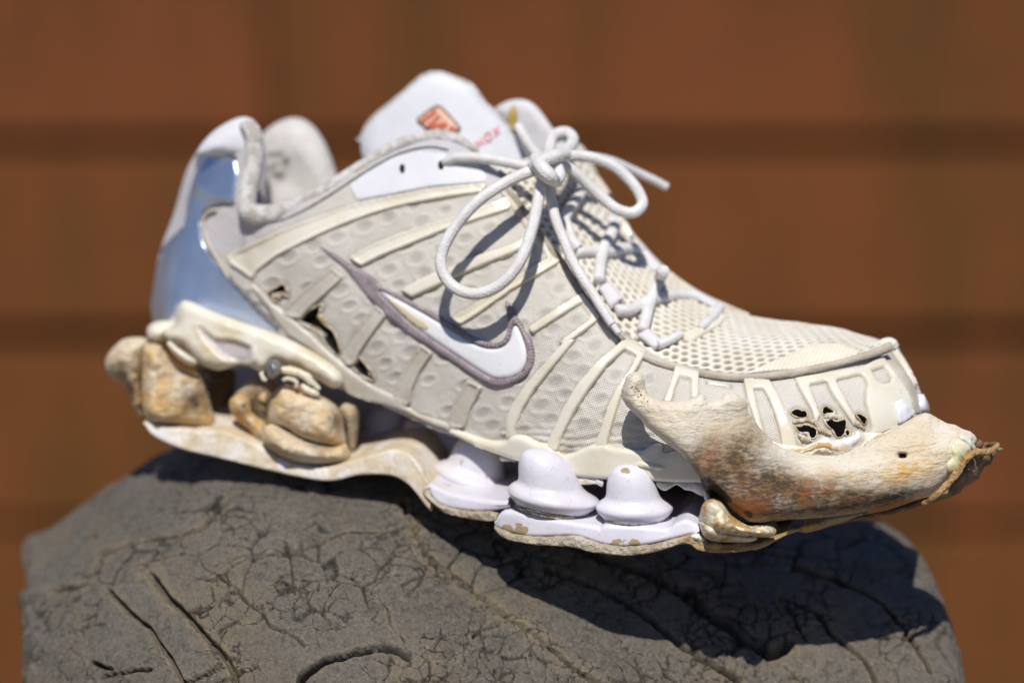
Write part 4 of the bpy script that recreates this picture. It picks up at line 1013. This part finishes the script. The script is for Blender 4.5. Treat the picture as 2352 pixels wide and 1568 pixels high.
def loop_tab(q, off=.0022):
    c = np.mean(q, 0); inflate_y = hits(vamp_bvh, [tuple(c)])[0][0, 1] - off
    o, (fv_, ff_) = inflate('lace_loop', q, lambda a, b: inflate_y - .00006 * (b - c[1]) + 0 * a, .0018, 8, 'loop', shoe, g=4, sm=2)
    b_ = bvh_of(fv_, ff_)
    for s_ in ((q[0], q[1]), (q[2], q[3])):
        p, n = hits(b_, resample([tuple(s_[0]), tuple(s_[1])], 4)); a, bb = proj(p)
        tube('loop_stitch', list(zip(a, bb, p[:, 1] - .0003)), 1.8, 'stitch', o, n=3, seg=6, wob=.3)
for q in ([(1374, 662), (1398, 645), (1433, 686), (1401, 710)], [(1462, 770), (1489, 753), (1526, 784), (1503, 804)], [(1464, 587), (1484, 571), (1523, 612), (1502, 634)], [(1597, 688), (1609, 671), (1655, 697), (1646, 716)],
          [(1389, 500), (1412, 490), (1424, 512), (1398, 522)], [(1318, 452), (1326, 430), (1344, 438), (1334, 459)]):
    loop_tab(q)

# ------------------------------------------------------------------ columns and outsole
ytab_u = np.array([s[0][0][0] for s in ST_], float); ytab_y = np.array([s[1] for s in ST_])
def yn(u): return np.interp(u, ytab_u, ytab_y)
def column(cx, cyv, y, prof, tilt, shear=0.0, flat=1.0):
    """turned column: prof = (radius, height) in measuring units from the bottom"""
    pr = spline(np.array(prof, float), 6); s = (D + y) / FX
    a = np.linspace(0, 2 * math.pi, 44, endpoint=False); c0 = P(cx, cyv, y)
    ax_ = np.array([math.sin(tilt), 0, math.cos(tilt)]); ex = np.array([math.cos(tilt), 0, -math.sin(tilt)]); ey = np.array([0, 1, 0.0])
    ax_ = ax_ * CT + np.array([0, -ST, 0]); ey = np.array([0, CT, ST])
    v = np.array([c0 + ax_ * (h * s) - ex * (shear * max(h - 30, 0) * s) + (r_ * s) * (np.cos(a)[:, None] * ex + flat * np.sin(a)[:, None] * ey) for r_, h in pr])
    f = grid_faces(len(pr), 44, True).tolist(); vv = v.reshape(-1, 3)
    f += [list(range(44))[::-1], list(range(len(vv) - 44, len(vv)))]
    uq, vq = proj(vv); h_ = np.repeat(pr[:, 1], 44)
    return mesh('column', vv, f, 'column', shoe, True, {'grime': np.clip(1 - h_ / 9, 0, 1) * .55 + .9 * np.exp(-(((uq - 1437) / 11) ** 2 + ((vq - 1082) / 8) ** 2))})
pf = [(70, -8), (72, 0), (75, 5), (81, 12), (87, 20), (89, 27), (86, 34), (78, 41), (69, 47), (63, 55), (60, 66), (57, 80), (53, 94), (47, 107), (39, 118), (27, 126), (12, 131), (3, 132)]
sc_ = lambda k, h: [(a * k, b * h) for a, b in pf]
def base_line(cx, cv, y, w, tilt):
    pts = [(cx + w * math.sin(t) * math.cos(tilt) - (5 * math.cos(t)) * math.sin(tilt), cv + w * math.sin(t) * math.sin(tilt) + 10 * math.cos(t), y - .0105 * math.cos(t)) for t in np.linspace(-1.25, 1.25, 9)]
    tube('dirt_line', pts, [1, 2, 2.6, 2, 2.6, 2.2, 2.8, 2, 1], 'seam', shoe, n=5, seg=6, wob=.5)
column(1457, 1190, .0215, sc_(1.0, .96), R(0), .16, flat=.8); base_line(1457, 1195, .0215, 74, R(1))
column(1268, 1164, .0305, sc_(1.2, 1.0), R(8), .42, flat=.8); base_line(1268, 1170, .030, 86, R(8))
column(1082, 1124, .0660, sc_(1.08, 1.0), R(18), .12, flat=.8)
inflate('sole_inner_wall', smooth_poly([(930, 960), (1100, 1000), (1300, 1060), (1490, 1080), (1490, 1200), (1350, 1200), (1200, 1180), (1060, 1130), (950, 1060)], 2), lambda u, v: .082 - .00005 * (u - 1200), .006, 30, 'column', shoe, g=10, attrs={'grime': lambda u, v: 0 * u})
column(1350, 1150, .088, sc_(1.0, 1.0), R(0))
column(1180, 1110, .095, sc_(1.0, 1.0), R(9))
column(990, 1080, .105, sc_(1.1, 1.1), R(18))
column(880, 1050, .115, sc_(.9, 1.0), R(10))

def slab(name, top, bot, y0, wid, m, rnd=5, attrs=None, label=None, lean=.0, n=260, sag=0.0, rough=0.0):
    """sole piece: its near edge follows two drawn lines and it runs back under the shoe"""
    t_ = resample(spline(np.array(top, float), 6), 2); b_ = resample(spline(np.array(bot, float), 6), 2)
    s = np.linspace(0, 1, n); f_ = lambda q: np.stack([np.interp(s, np.linspace(0, 1, len(q)), q[:, k]) for k in (0, 1)], -1)
    t_, b_ = f_(t_), f_(b_)
    ym = y0(.5 * (t_[:, 0] + b_[:, 0])) if callable(y0) else np.full(n, y0)
    rows = []
    hgt = (b_[:, 1] - t_[:, 1])
    rr = np.minimum(rnd, hgt * .48); k = (D + .03) / FX
    def back(q, dy, extra=0.0):
        p = P(q[:, 0], q[:, 1], ym); p[:, 1] += dy; p[:, 2] += dy * math.tan(PITCH) * 1.0; p[:, 0] += dy * math.sin(PSI) * .8; return p
    rows.append(back(t_, wid)); rows.append(back(t_, wid * .5)); rows.append(back(t_, rnd * 2 * k))
    for a in np.linspace(0, math.pi / 2, 6):
        q = t_ + np.stack([0 * rr, rr * (1 - math.cos(a))], -1); rows.append(back(q, rnd * k * (1 - math.sin(a)) * 1.0))
    for w_ in (.35, .65):
        q = t_ + (b_ - t_) * 0; q = np.stack([t_[:, 0] * (1 - w_) + b_[:, 0] * w_, (t_[:, 1] + rr) * (1 - w_) + (b_[:, 1] - rr) * w_], -1); rows.append(back(q, lean * w_))
    for a in np.linspace(math.pi / 2, 0, 6):
        q = b_ - np.stack([0 * rr, rr * (1 - math.cos(a))], -1); rows.append(back(q, lean + rnd * k * (1 - math.sin(a))))
    rows.append(back(b_, wid * .5)); rows.append(back(b_, wid))
    g_ = np.array(rows).transpose(1, 0, 2); v = g_.reshape(-1, 3)
    if rough: v = v + (rough * nz(v, 260, 3.0) + .6 * rough * nz(v, 600, 6.0))[:, None] * np.array([0.2, -1, .3])
    f = grid_faces(n, g_.shape[1], True).tolist(); m_ = g_.shape[1]
    f += [list(range(m_)), list(range((n - 1) * m_, n * m_))[::-1]]
    u2, v2 = proj(v)
    at = {k_: fn(u2, v2) for k_, fn in (attrs or {}).items()}
    return mesh(name, v, f, m, shoe, True, at, label)
ysole = lambda u: np.interp(u, [330, 420, 700, 900, 1000, 1200, 1400, 1600, 1750], [.086, .076, .066, .056, .046, .026, .013, .006, .004])
# rear plate with the arch
slab('sole_plate', [(330, 968), (400, 984), (455, 990), (505, 990), (542, 1002), (592, 1022), (620, 1040), (667, 1062), (730, 1075), (780, 1066), (850, 1046), (900, 1034), (935, 1041), (960, 1068), (980, 1104), (990, 1116)],
     [(332, 978), (352, 1002), (415, 1032), (500, 1052), (600, 1077), (700, 1099), (765, 1105), (825, 1092), (895, 1093), (932, 1110), (956, 1135), (975, 1160), (988, 1174)], ysole, .075, 'plate', rnd=7, rough=.0004)
# white forefoot ledges
gr = lambda spots: (lambda u, v: np.clip(sum(np.exp(-(((u - a) / sa) ** 2 + ((v - b) / sb) ** 2)) for a, b, sa, sb in spots) * 1.6 - .35, 0, 1))
slab('sole_ledge', T('r5', (180, 620), (220, 610), (350, 668), (550, 712), (700, 730), (780, 735)), T('r5', (195, 660), (300, 765), (500, 805), (640, 805), (720, 795), (790, 780)), lambda u: ysole(u), .07, 'column', rnd=10, attrs={'grime': gr([(985, 1125, 10, 12)])})
slab('sole_ledge', T('r5', (685, 865), (730, 815), (790, 800), (950, 832), (1150, 870), (1400, 910), (1445, 925), (1490, 905), (1650, 908), (1800, 918), (1930, 930), (1990, 895), (2060, 868), (2130, 890), (2165, 920)),
     T('r5', (690, 915), (800, 962), (950, 988), (1100, 988), (1250, 985), (1330, 1002), (1450, 1042), (1600, 1062), (1800, 1046), (1950, 1012), (2060, 985), (2110, 975), (2150, 985)), lambda u: ysole(u) - .001, .075, 'column', rnd=10,
     attrs={'grime': gr([(T('r5', (800, 925))[0] + (26, 9)), (T('r5', (870, 940))[0] + (20, 11)), (T('r5', (1600, 1030))[0] + (22, 10)), (T('r5', (1680, 1030))[0] + (20, 9)), (T('r5', (1560, 1050))[0] + (14, 5))])})
# outsole rubber under it
slab('outsole', T('r5', (165, 640), (200, 690), (300, 765), (500, 808), (640, 808), (700, 830)), T('r5', (180, 680), (250, 770), (350, 830), (500, 862), (640, 882), (705, 872)), lambda u: ysole(u) - .0012, .07, 'outsole', rnd=6, rough=.0009)
slab('outsole', T('r5', (685, 900), (700, 925), (800, 968), (950, 992), (1250, 990), (1330, 1008), (1450, 1046), (1600, 1066), (1800, 1050), (1950, 1016), (2060, 990), (2120, 985), (2200, 1020), (2300, 1065), (2500, 1060), (2650, 1020), (2800, 960)),
     T('r5', (690, 950), (750, 1002), (900, 1042), (1100, 1057), (1250, 1068), (1400, 1105), (1600, 1126), (1800, 1112), (1950, 1072), (2030, 1045), (2100, 1050), (2170, 1095), (2330, 1108), (2500, 1095), (2650, 1050), (2800, 975)), lambda u: ysole(u) - .0022, .07, 'outsole', rnd=6, rough=.0010,
     attrs={'grime': lambda u, v: sstep(1500, 1620, u) * .8})
slab('toe_outsole', [(1600, 1190), (1720, 1172), (1850, 1160), (2000, 1130), (2080, 1100), (2130, 1078)], [(1600, 1215), (1720, 1200), (1850, 1182), (2000, 1150), (2080, 1120), (2130, 1095)], lambda u: .012 + 0 * u, .05, 'under', rnd=6, rough=.0008)
# ragged strip of film below the cage
for q in (T('r5', (1250, 545), (1400, 560), (1470, 575), (1465, 630), (1420, 605), (1380, 610), (1300, 610), (1265, 600)), T('r5', (1850, 590), (2000, 590), (2190, 590), (2210, 690), (2150, 680), (2110, 655), (2060, 650), (2000, 610), (1930, 655), (1880, 640)),
          T('r5', (720, 400), (800, 420), (870, 450), (860, 450), (800, 440), (730, 440))):
    inflate('ragged_film', smooth_poly(q, 2), lambda a, b: yn(a) + .004, .0012, 6, 'wglue', shoe, g=4, rough=.0006, nsc=300)

# ------------------------------------------------------------------ jaw bone
jaw = T(5, (1005, 440), (1030, 380), (1045, 330), (1080, 290), (1140, 275), (1200, 300), (1220, 350), (1225, 420), (1250, 490), (1300, 520), (1400, 545), (1500, 550), (1600, 540), (1680, 510), (1740, 475), (1770, 495), (1800, 540), (1850, 550), (1920, 525), (1945, 480), (1970, 455), (2000, 480), (2050, 475), (2090, 505), (2140, 530), (2170, 575), (2160, 620), (2200, 690), (2260, 770)) + \
      T(7, (-30, 300), (50, 390), (150, 445), (290, 488), (400, 495), (600, 502), (700, 480), (820, 420), (900, 390), (1050, 320), (1160, 260), (1280, 190), (1380, 135), (1440, 115), (1490, 122), (1560, 165), (1640, 210), (1720, 225), (1790, 265), (1860, 285), (1910, 330), (1922, 370), (1900, 400), (1925, 460), (1860, 500), (1800, 570), (1750, 650), (1700, 720), (1620, 800), (1500, 880), (1400, 900),
        (1300, 915), (1150, 960), (1000, 1000), (800, 1040), (600, 1070), (400, 1085), (200, 1092), (80, 1110), (0, 1120)) + \
      T('r6', (980, 1215), (900, 1235), (830, 1230), (770, 1190), (720, 1150), (680, 1090), (620, 1050)) + T(5, (1800, 1420), (1750, 1320), (1720, 1240), (1680, 1190), (1640, 1130), (1600, 1080), (1560, 1040), (1500, 990), (1400, 920), (1340, 870), (1290, 830), (1240, 790), (1180, 710), (1100, 640), (1050, 590), (1015, 530))
def jaw_t(u, v):
    t = .0045 + .0060 * sstep(1560, 1760, u) * sstep(960, 1060, v) + .002 * np.exp(-(((u - 1455) / 40) ** 2 + ((v - 900) / 60) ** 2))
    return t
def jaw_r(u, v): return 22 + 40 * sstep(1560, 1760, u) * sstep(930, 1050, v)
def blob(pts):
    return lambda u, v: np.clip(sum(w * np.exp(-((((u - a) * math.cos(r_) + (v - b) * math.sin(r_)) / sa) ** 2 + ((-(u - a) * math.sin(r_) + (v - b) * math.cos(r_)) / sb) ** 2)) for a, b, sa, sb, r_, w in pts), 0, 1)
JA = {'stain': blob([(1650, 1085, 55, 90, .6, 1.0), (1720, 1150, 90, 45, 0, 1.0), (1830, 1140, 120, 40, -.06, 1.0), (1950, 1150, 90, 28, -.2, .9), (2060, 1140, 60, 20, -.35, .9), (1715, 1030, 36, 60, .3, .45), (1605, 1040, 20, 45, .6, .45), (1770, 1090, 50, 40, 0, .7)]),
      'rust': blob([(1735, 1168, 55, 22, -.05, .9), (1850, 1132, 14, 8, 0, 1), (1848, 1152, 14, 7, 0, 1), (1905, 1125, 26, 10, -.2, .7), (1690, 1140, 40, 40, 0, .55), (1620, 1060, 18, 50, .6, .5), (1860, 1108, 22, 12, 0, .6)]),
      'black': blob([(1634, 1122, 16, 26, -.7, 1.1), (1660, 1142, 22, 12, .6, 1), (1718, 1180, 18, 12, .4, .6), (2065, 1142, 28, 12, -.4, .55), (1620, 1105, 10, 12, 0, .8)]),
      'yellow': blob([(2090, 1080, 60, 40, -.5, .9), (1960, 1095, 70, 18, -.1, .6), (2190, 1010, 40, 40, 0, .5), (2110, 960, 60, 20, -.5, .2), (1870, 1100, 50, 18, 0, .4), (1640, 1010, 50, 50, 0, .2)])}
def jaw_h(u, v, d):
    # ridge along the lower body, hollow of the ramus, torn upper rim
    h = -.0016 * np.exp(-(((u - 1680) / 60) ** 2 + ((v - 960) / 40) ** 2)) + .0012 * np.exp(-(((u - 1560) / 70) ** 2 + ((v - 985) / 30) ** 2))
    h += -.0028 * np.exp(-(((u - 1950) / 150) ** 2 + ((v - 1045) / 22) ** 2)) - .0022 * np.exp(-(((u - 2150) / 40) ** 2 + ((v - 985) / 20) ** 2))
    h += -.006 * np.exp(-(((u - 2073) / 9) ** 4 + ((v - 1046) / 6) ** 4))
    h += -.0022 * np.exp(-(((u - 1468) / 15) ** 2 + ((v - 900) / 26) ** 2))
    return h
jaw_y = lambda u, v: .006 - .008 * sstep(1430, 1560, u) + .006 * sstep(1560, 1800, u) * 1.0 + .006 * sstep(2000, 2230, u) + .004 * sstep(1000, 940, v) * (u > 1900)
jo, (jfv, jff) = inflate('jaw_bone', jaw, jaw_y, jaw_t, jaw_r, 'bone_jaw', shoe, g=3.6, hf=jaw_h, attrs=JA, sm=14, rough=.00045, nsc=170, label='weathered jaw bone stained brown, glued along the toe')
jb = bvh_of(jfv, jff)
patch('spongy_break', smooth_poly(T(5, (1075, 385), (1120, 372), (1160, 400), (1215, 425), (1235, 480), (1262, 530), (1255, 590), (1220, 590), (1180, 560), (1140, 500), (1085, 440)), 3), .0003, 'spongy', jo, jb, r=3, g=2.2, hf=lambda a, b, d: .0011 * np.array([noise.noise(Vector((x * .16, y * .16, 2.0))) for x, y in zip(a, b)]) * (d > 2) - .0004, sink=.0003)
patch('nerve_hole_shade', smooth_poly(T(7, (1195, 498), (1225, 482), (1262, 492), (1274, 512), (1245, 534), (1215, 528)), 2), .0005, 'foramen_shade', jo, jb, r=3, g=3, sink=-.0004)
# clear glue at the front end
patch('clear_glue', smooth_poly(T(7, (1680, 470), (1690, 400), (1740, 360), (1800, 385), (1850, 420), (1850, 480), (1800, 540), (1760, 620), (1700, 650), (1640, 650), (1640, 580), (1690, 520)), 3), .0014, 'clear', shoe, jb, r=8, g=4, hf=lambda a, b, d: .0012 * n2(a, b, .05, 7) * sstep(1, 7, d))
patch('white_glue_bead', smooth_poly(T(7, (1740, 345), (1800, 345), (1850, 365), (1890, 430), (1925, 455), (1880, 475), (1850, 440), (1810, 390), (1760, 370)), 3), .0014, 'wglue', shoe, jb, r=7, g=3.5)
# curled sole edge at the toe tip
curl = T(7, (1925, 468), (1990, 480), (2060, 470), (2110, 420), (2120, 440), (2090, 500), (2060, 560), (2050, 590), (1990, 610), (1950, 680), (1940, 720), (1860, 770), (1800, 800), (1770, 850), (1680, 890), (1620, 910), (1520, 940), (1450, 950), (1380, 980), (1250, 1020), (1180, 1040), (1040, 1060), (880, 1095), (700, 1130), (600, 1150), (480, 1190), (330, 1215), (290, 1200), (330, 1150), (500, 1110), (700, 1085), (900, 1050), (1100, 1010), (1300, 940), (1480, 885), (1620, 790), (1740, 660), (1800, 570), (1860, 495))
inflate('curled_sole_edge', curl, lambda u, v: .012 + .018 * sstep(2180, 2290, u) + .008 * sstep(2000, 1850, u), .007, 26, 'curl', shoe, g=4.5, rough=.0016, nsc=190, label='brown curled sole edge beyond the toe')
tube('sole_edge_rim', [(a, b, y) for (a, b), y in zip(T(7, (1420, 950), (1480, 920), (1560, 860), (1650, 770), (1720, 690), (1770, 610), (1830, 530), (1900, 480), (1980, 478), (2050, 460), (2100, 425), (2105, 405)), (.004, .002, .001, .001, .001, .002, .003, .004, .006, .009, .012, .014))],
     [4, 7, 8, 8, 8, 8, 9, 9, 9, 8, 7, 3], 'leather', shoe, n=8, seg=12, wob=.3)
tube('sole_edge_rim', [(a, b, y) for (a, b), y in zip(T(7, (1985, 480), (1975, 440), (1980, 410), (2030, 405), (2090, 410), (2110, 405)), (.008, .016, .022, .024, .020, .016))], [6, 6, 5, 6, 6, 4], 'leather', shoe, n=6, seg=10, wob=.35)
tube('loose_fibre', [(a, b, .016) for a, b in T(7, (2095, 455), (2130, 450), (2160, 448))], [4, 5, 2], 'curl', shoe, n=6, seg=8, wob=.5)
inflate('glue_nub', smooth_poly(T(7, (1905, 395), (1935, 360), (1970, 375), (1980, 410), (1950, 445), (1915, 440)), 2), lambda a, b: .012 + 0 * a, .004, 14, 'curl', shoe, g=4, rough=.0008, nsc=220)
# underside strip with dark slot, lumps of glue where the bone meets the sole
slot = T(9, (1500, 650), (1560, 640), (1700, 640), (1760, 655), (1740, 690), (1640, 705), (1560, 710), (1520, 690))
us_ = T(9, (1380, 640), (1560, 600), (1900, 590), (2351, 540), (2351, 620), (2000, 690), (1900, 730), (1780, 760), (1700, 745), (1600, 780), (1500, 830), (1420, 880), (1300, 920), (1250, 900), (1300, 800))
inflate('sole_underside', us_, lambda a, b: .016 + 0 * a, .007, 22, 'under', shoe, holes=[slot], g=4.5, rough=.0013, nsc=200)
patch_pts = T(9, (1720, 730), (1740, 690), (1840, 660), (1960, 650), (1950, 680), (1870, 720), (1760, 755))
inflate('sole_flake', smooth_poly(patch_pts, 2), lambda a, b: .009 + 0 * a, .003, 10, 'leather', shoe, g=4, rough=.0009, nsc=260, attrs={'yellow': lambda a, b: .6 + 0 * a})
GL = [(T(9, (815, 520), (850, 465), (920, 440), (1000, 470), (1040, 520), (1090, 590), (1160, 640), (1250, 690), (1330, 700), (1300, 770), (1200, 800), (1100, 790), (980, 780), (880, 740), (820, 680), (800, 600)), .002, .010, 34, 'glue'),
      (T(9, (1250, 710), (1320, 690), (1420, 690), (1490, 715), (1505, 750), (1470, 790), (1380, 800), (1290, 790), (1245, 760)), -.002, .007, 24, 'glue'),
      (T(9, (790, 600), (850, 640), (940, 660), (1040, 740), (1200, 780), (1330, 790), (1300, 840), (1100, 850), (900, 830), (820, 760)), .004, .010, 26, 'glue'),
      (T(9, (700, 790), (760, 760), (830, 770), (870, 830), (1000, 850), (960, 870), (800, 860), (740, 850)), .006, .005, 16, 'wglue'),
      (T(9, (840, 440), (830, 370), (845, 360), (900, 420), (920, 480), (870, 490)), .004, .004, 12, 'wglue')]
for q, y, t, r_, m in GL:
    inflate('glue_lump', smooth_poly(q, 3), lambda a, b: y + 0 * a, t, r_, m, shoe, g=3.6, rough=.0026, nsc=130, sm=5)
tube('glue_lip', [(a, b, .004) for a, b in T(9, (810, 865), (900, 880), (1050, 885), (1200, 870), (1310, 855))], [4, 6, 7, 6, 3], 'leather', shoe, n=6, seg=10, wob=.3)
tube('bead_of_glue', [(a, b, yn(a) - .004) for a, b in T(6, (290, 1400), (380, 1370), (460, 1335), (540, 1335), (600, 1360), (680, 1370))], [2, 5, 6, 6, 6, 3], 'glue', shoe, n=6, seg=10, wob=.25)
tube('bead_of_glue', [(a, b, yn(a) - .003) for a, b in T(6, (850, 1330), (930, 1300), (1030, 1250), (1150, 1190), (1260, 1130))], [2, 4, 4, 4, 2], 'glue', shoe, n=6, seg=10, wob=.25)

# ------------------------------------------------------------------ heel cup and heel bones
recess = smooth_poly(T(8, (895, 250), (930, 240), (1000, 290), (1080, 340), (1220, 350), (1380, 410), (1410, 470), (1400, 560), (1340, 590), (1200, 580), (1100, 530), (1010, 440), (930, 340)), 3)
cup = T(8, (700, 130), (720, 50), (760, 5), (850, 20), (1000, 90), (1250, 180), (1500, 262), (1700, 340), (1900, 440), (2050, 530), (2200, 650), (2240, 760), (2150, 810), (2050, 760), (1900, 680), (1800, 620), (1700, 600), (1600, 560), (1540, 640), (1490, 665), (1430, 640), (1380, 610), (1280, 595), (1200, 620), (1100, 645), (1000, 625), (930, 590), (850, 520), (780, 440), (700, 400), (640, 380), (590, 320), (620, 270), (690, 240))
def cup_h(u, v, d):
    i = inside(u, v, recess); dd = segdist(u, v, recess)
    return -.0022 * np.where(i, sstep(0, 14, dd), 0) + .0004 * np.exp(-(dd / 6) ** 2) * (~i)
co, (cfv, cff) = inflate('heel_cup', smooth_poly(cup, 2), lambda u, v: np.interp(u, [380, 520, 640, 800], [.093, .083, .078, .071]) , .0055, 22, 'cup', shoe, g=4.5, hf=cup_h, attrs={'lilac': lambda u, v: np.where(inside(u, v, recess), sstep(2, 10, segdist(u, v, recess)), 0)}, sm=8, rough=.0005, nsc=110, label='cream plastic heel cup with a hollow')
inflate('heel_wrap', smooth_poly(T(8, (430, 260), (500, 200), (620, 185), (700, 200), (690, 260), (640, 340), (560, 380), (450, 370)), 2), lambda u, v: .100 + 0 * u, .007, 20, 'cup', shoe, g=5, rough=.0012, nsc=140, attrs={'lilac': lambda u, v: 0 * u})
inflate('far_heel_wall', smooth_poly([(500, 800), (640, 790), (800, 860), (960, 950), (960, 1040), (850, 1050), (740, 1070), (600, 1040), (500, 980)], 2), lambda u, v: .150 - .00006 * (u - 600), .006, 30, 'column', shoe, g=10, attrs={'grime': lambda u, v: 0 * u})
YH = lambda y: (lambda u, v: y + 0 * u)
zero = lambda w=0.0: (lambda u, v: w + 0 * u)
HB = lambda st=(), ye=.4, bl=(): {'stain': (lambda u, v: np.clip(blob(list(st) + [(0, 0, 1, 1, 0, 0)])(u, v) + .08, 0, 1)), 'rust': zero(), 'black': blob(bl) if bl else zero(), 'yellow': zero(ye)}
inflate('heel_bone', smooth_poly(T(8, (45, 580), (75, 490), (150, 405), (230, 352), (380, 340), (450, 380), (420, 560), (400, 760), (400, 1000), (380, 1100), (310, 990), (270, 880), (225, 800), (130, 730), (65, 660)), 2), YH(.098), .016, 34, 'bone_heel', shoe, g=5, rough=.0036, nsc=75, attrs=HB([(280, 850, 20, 30, 0, .45), (300, 890, 15, 25, 0, .4)], .25), sm=10, label='knobbly end of the heel bone')
inflate('heel_bone', smooth_poly(T(8, (400, 430), (470, 400), (560, 420), (620, 500), (680, 580), (780, 645), (900, 680), (950, 760), (1000, 900), (1050, 1080), (1085, 1190), (900, 1190), (700, 1165), (520, 1140), (410, 1090), (385, 900), (385, 650)), 2), YH(.090), .013, 24, 'bone_heel', shoe, g=5, rough=.0028, nsc=80, attrs=HB([(445, 915, 22, 26, 0, .8), (420, 870, 40, 60, 0, .25)], .6, [(452, 930, 6, 9, .6, .5)]), sm=10, label='squared yellow heel bone under the cup')
inflate('inner_bone', smooth_poly(T(8, (880, 600), (1050, 600), (1240, 640), (1240, 780), (1210, 950), (1150, 1080), (1080, 1200), (950, 1180)), 2), YH(.122), .010, 30, 'bone_heel', shoe, g=7, rough=.001, attrs=HB([(490, 880, 60, 90, 0, .8)], .5))
inflate('vertebra', smooth_poly(T(8, (1540, 1130), (1560, 960), (1595, 860), (1640, 795), (1720, 780), (1800, 818), (1900, 850), (2020, 880), (2120, 930), (2200, 1000), (2240, 1100), (2245, 1200), (2270, 1330), (2200, 1380), (2000, 1340), (1800, 1270), (1650, 1190)), 2), YH(.076), .013, 30, 'bone_heel', shoe, g=5, rough=.0026, nsc=85, attrs=HB([(770, 960, 20, 25, 0, .6), (700, 990, 50, 22, .3, .35)], .45, [(757, 958, 4, 4, 0, .7)]), sm=10, label='rounded vertebra under the heel')
inflate('vertebra_lip', smooth_poly(T(8, (1500, 1180), (1560, 1140), (1650, 1165), (1800, 1255), (1950, 1315), (2150, 1345), (2260, 1318), (2312, 1470), (2200, 1510), (2000, 1515), (1800, 1490), (1650, 1430), (1530, 1340), (1480, 1280)), 2), YH(.070), .011, 28, 'bone_heel', shoe, g=5, rough=.0022, nsc=90, attrs=HB([(735, 1030, 30, 12, .2, .35)], .15), sm=8)
inflate('vertebra_edge', smooth_poly(T(8, (2180, 960), (2250, 940), (2340, 950), (2380, 1020), (2370, 1200), (2340, 1400), (2300, 1480), (2270, 1330), (2245, 1150)), 2), YH(.082), .010, 20, 'bone_heel', shoe, g=5, rough=.0012, nsc=120, attrs=HB([(800, 990, 20, 60, 0, .5)], .2))
inflate('bone_strut', smooth_poly(T(8, (1185, 970), (1205, 900), (1290, 868), (1380, 915), (1400, 1030), (1480, 1095), (1540, 1160), (1520, 1290), (1460, 1340), (1400, 1230), (1300, 1130), (1220, 1060)), 2), YH(.080), .009, 24, 'bone_heel', shoe, g=5, rough=.0014, nsc=140, attrs=HB([(560, 935, 16, 16, 0, .5)], .9, [(559, 932, 4, 5, 0, .8), (567, 941, 3, 4, 0, .6)]), sm=8)
inflate('inner_bone', smooth_poly(T(8, (1220, 900), (1300, 780), (1430, 690), (1560, 700), (1640, 780), (1600, 950), (1560, 1160), (1400, 1040)), 2), YH(.094), .010, 30, 'bone_heel', shoe, g=6, rough=.0012, attrs=HB([(590, 910, 40, 40, 0, .7)], .3))
inflate('bone_strut', smooth_poly(T(8, (1450, 900), (1480, 860), (1530, 850), (1530, 960), (1490, 950)), 2), YH(.084), .005, 12, 'bone_heel', shoe, g=5, attrs=HB())
inflate('bone_splint', smooth_poly(T(8, (610, 400), (640, 375), (700, 420), (800, 490), (880, 550), (890, 590), (850, 605), (760, 570), (680, 500)), 2), YH(.078), .006, 14, 'cup', shoe, g=4, rough=.0004, attrs={'lilac': zero()})
inflate('screw_head', smooth_poly(T(8, (1530, 640), (1545, 570), (1600, 545), (1660, 580), (1675, 640), (1640, 690), (1580, 730), (1540, 700)), 2), YH(.066), .006, 14, 'steel', shoe, g=3, rough=.0012, nsc=500)
for pts, rad in ((T(8, (1660, 640), (1740, 650), (1820, 670), (1890, 700), (1940, 750), (2020, 820)), [8, 11, 10, 10, 9, 5]), (T(8, (1680, 740), (1720, 720), (1780, 735), (1810, 770), (1800, 800)), [4, 5, 5, 5, 4]),
                 (T(8, (1850, 780), (1900, 820), (1960, 850), (2010, 870)), [5, 8, 7, 4]), (T(8, (1480, 660), (1500, 720), (1530, 740)), [5, 6, 4])):
    tube('strand_of_glue', [(a, b, .066) for a, b in pts], rad, 'cup', shoe, n=6, seg=10, wob=.2, attrs=None)
inflate('red_gap_glue', smooth_poly(T(8, (1760, 800), (1850, 770), (2020, 850), (2060, 900), (1900, 880)), 2), YH(.080), .004, 10, 'leather', shoe, g=5, rough=.001)
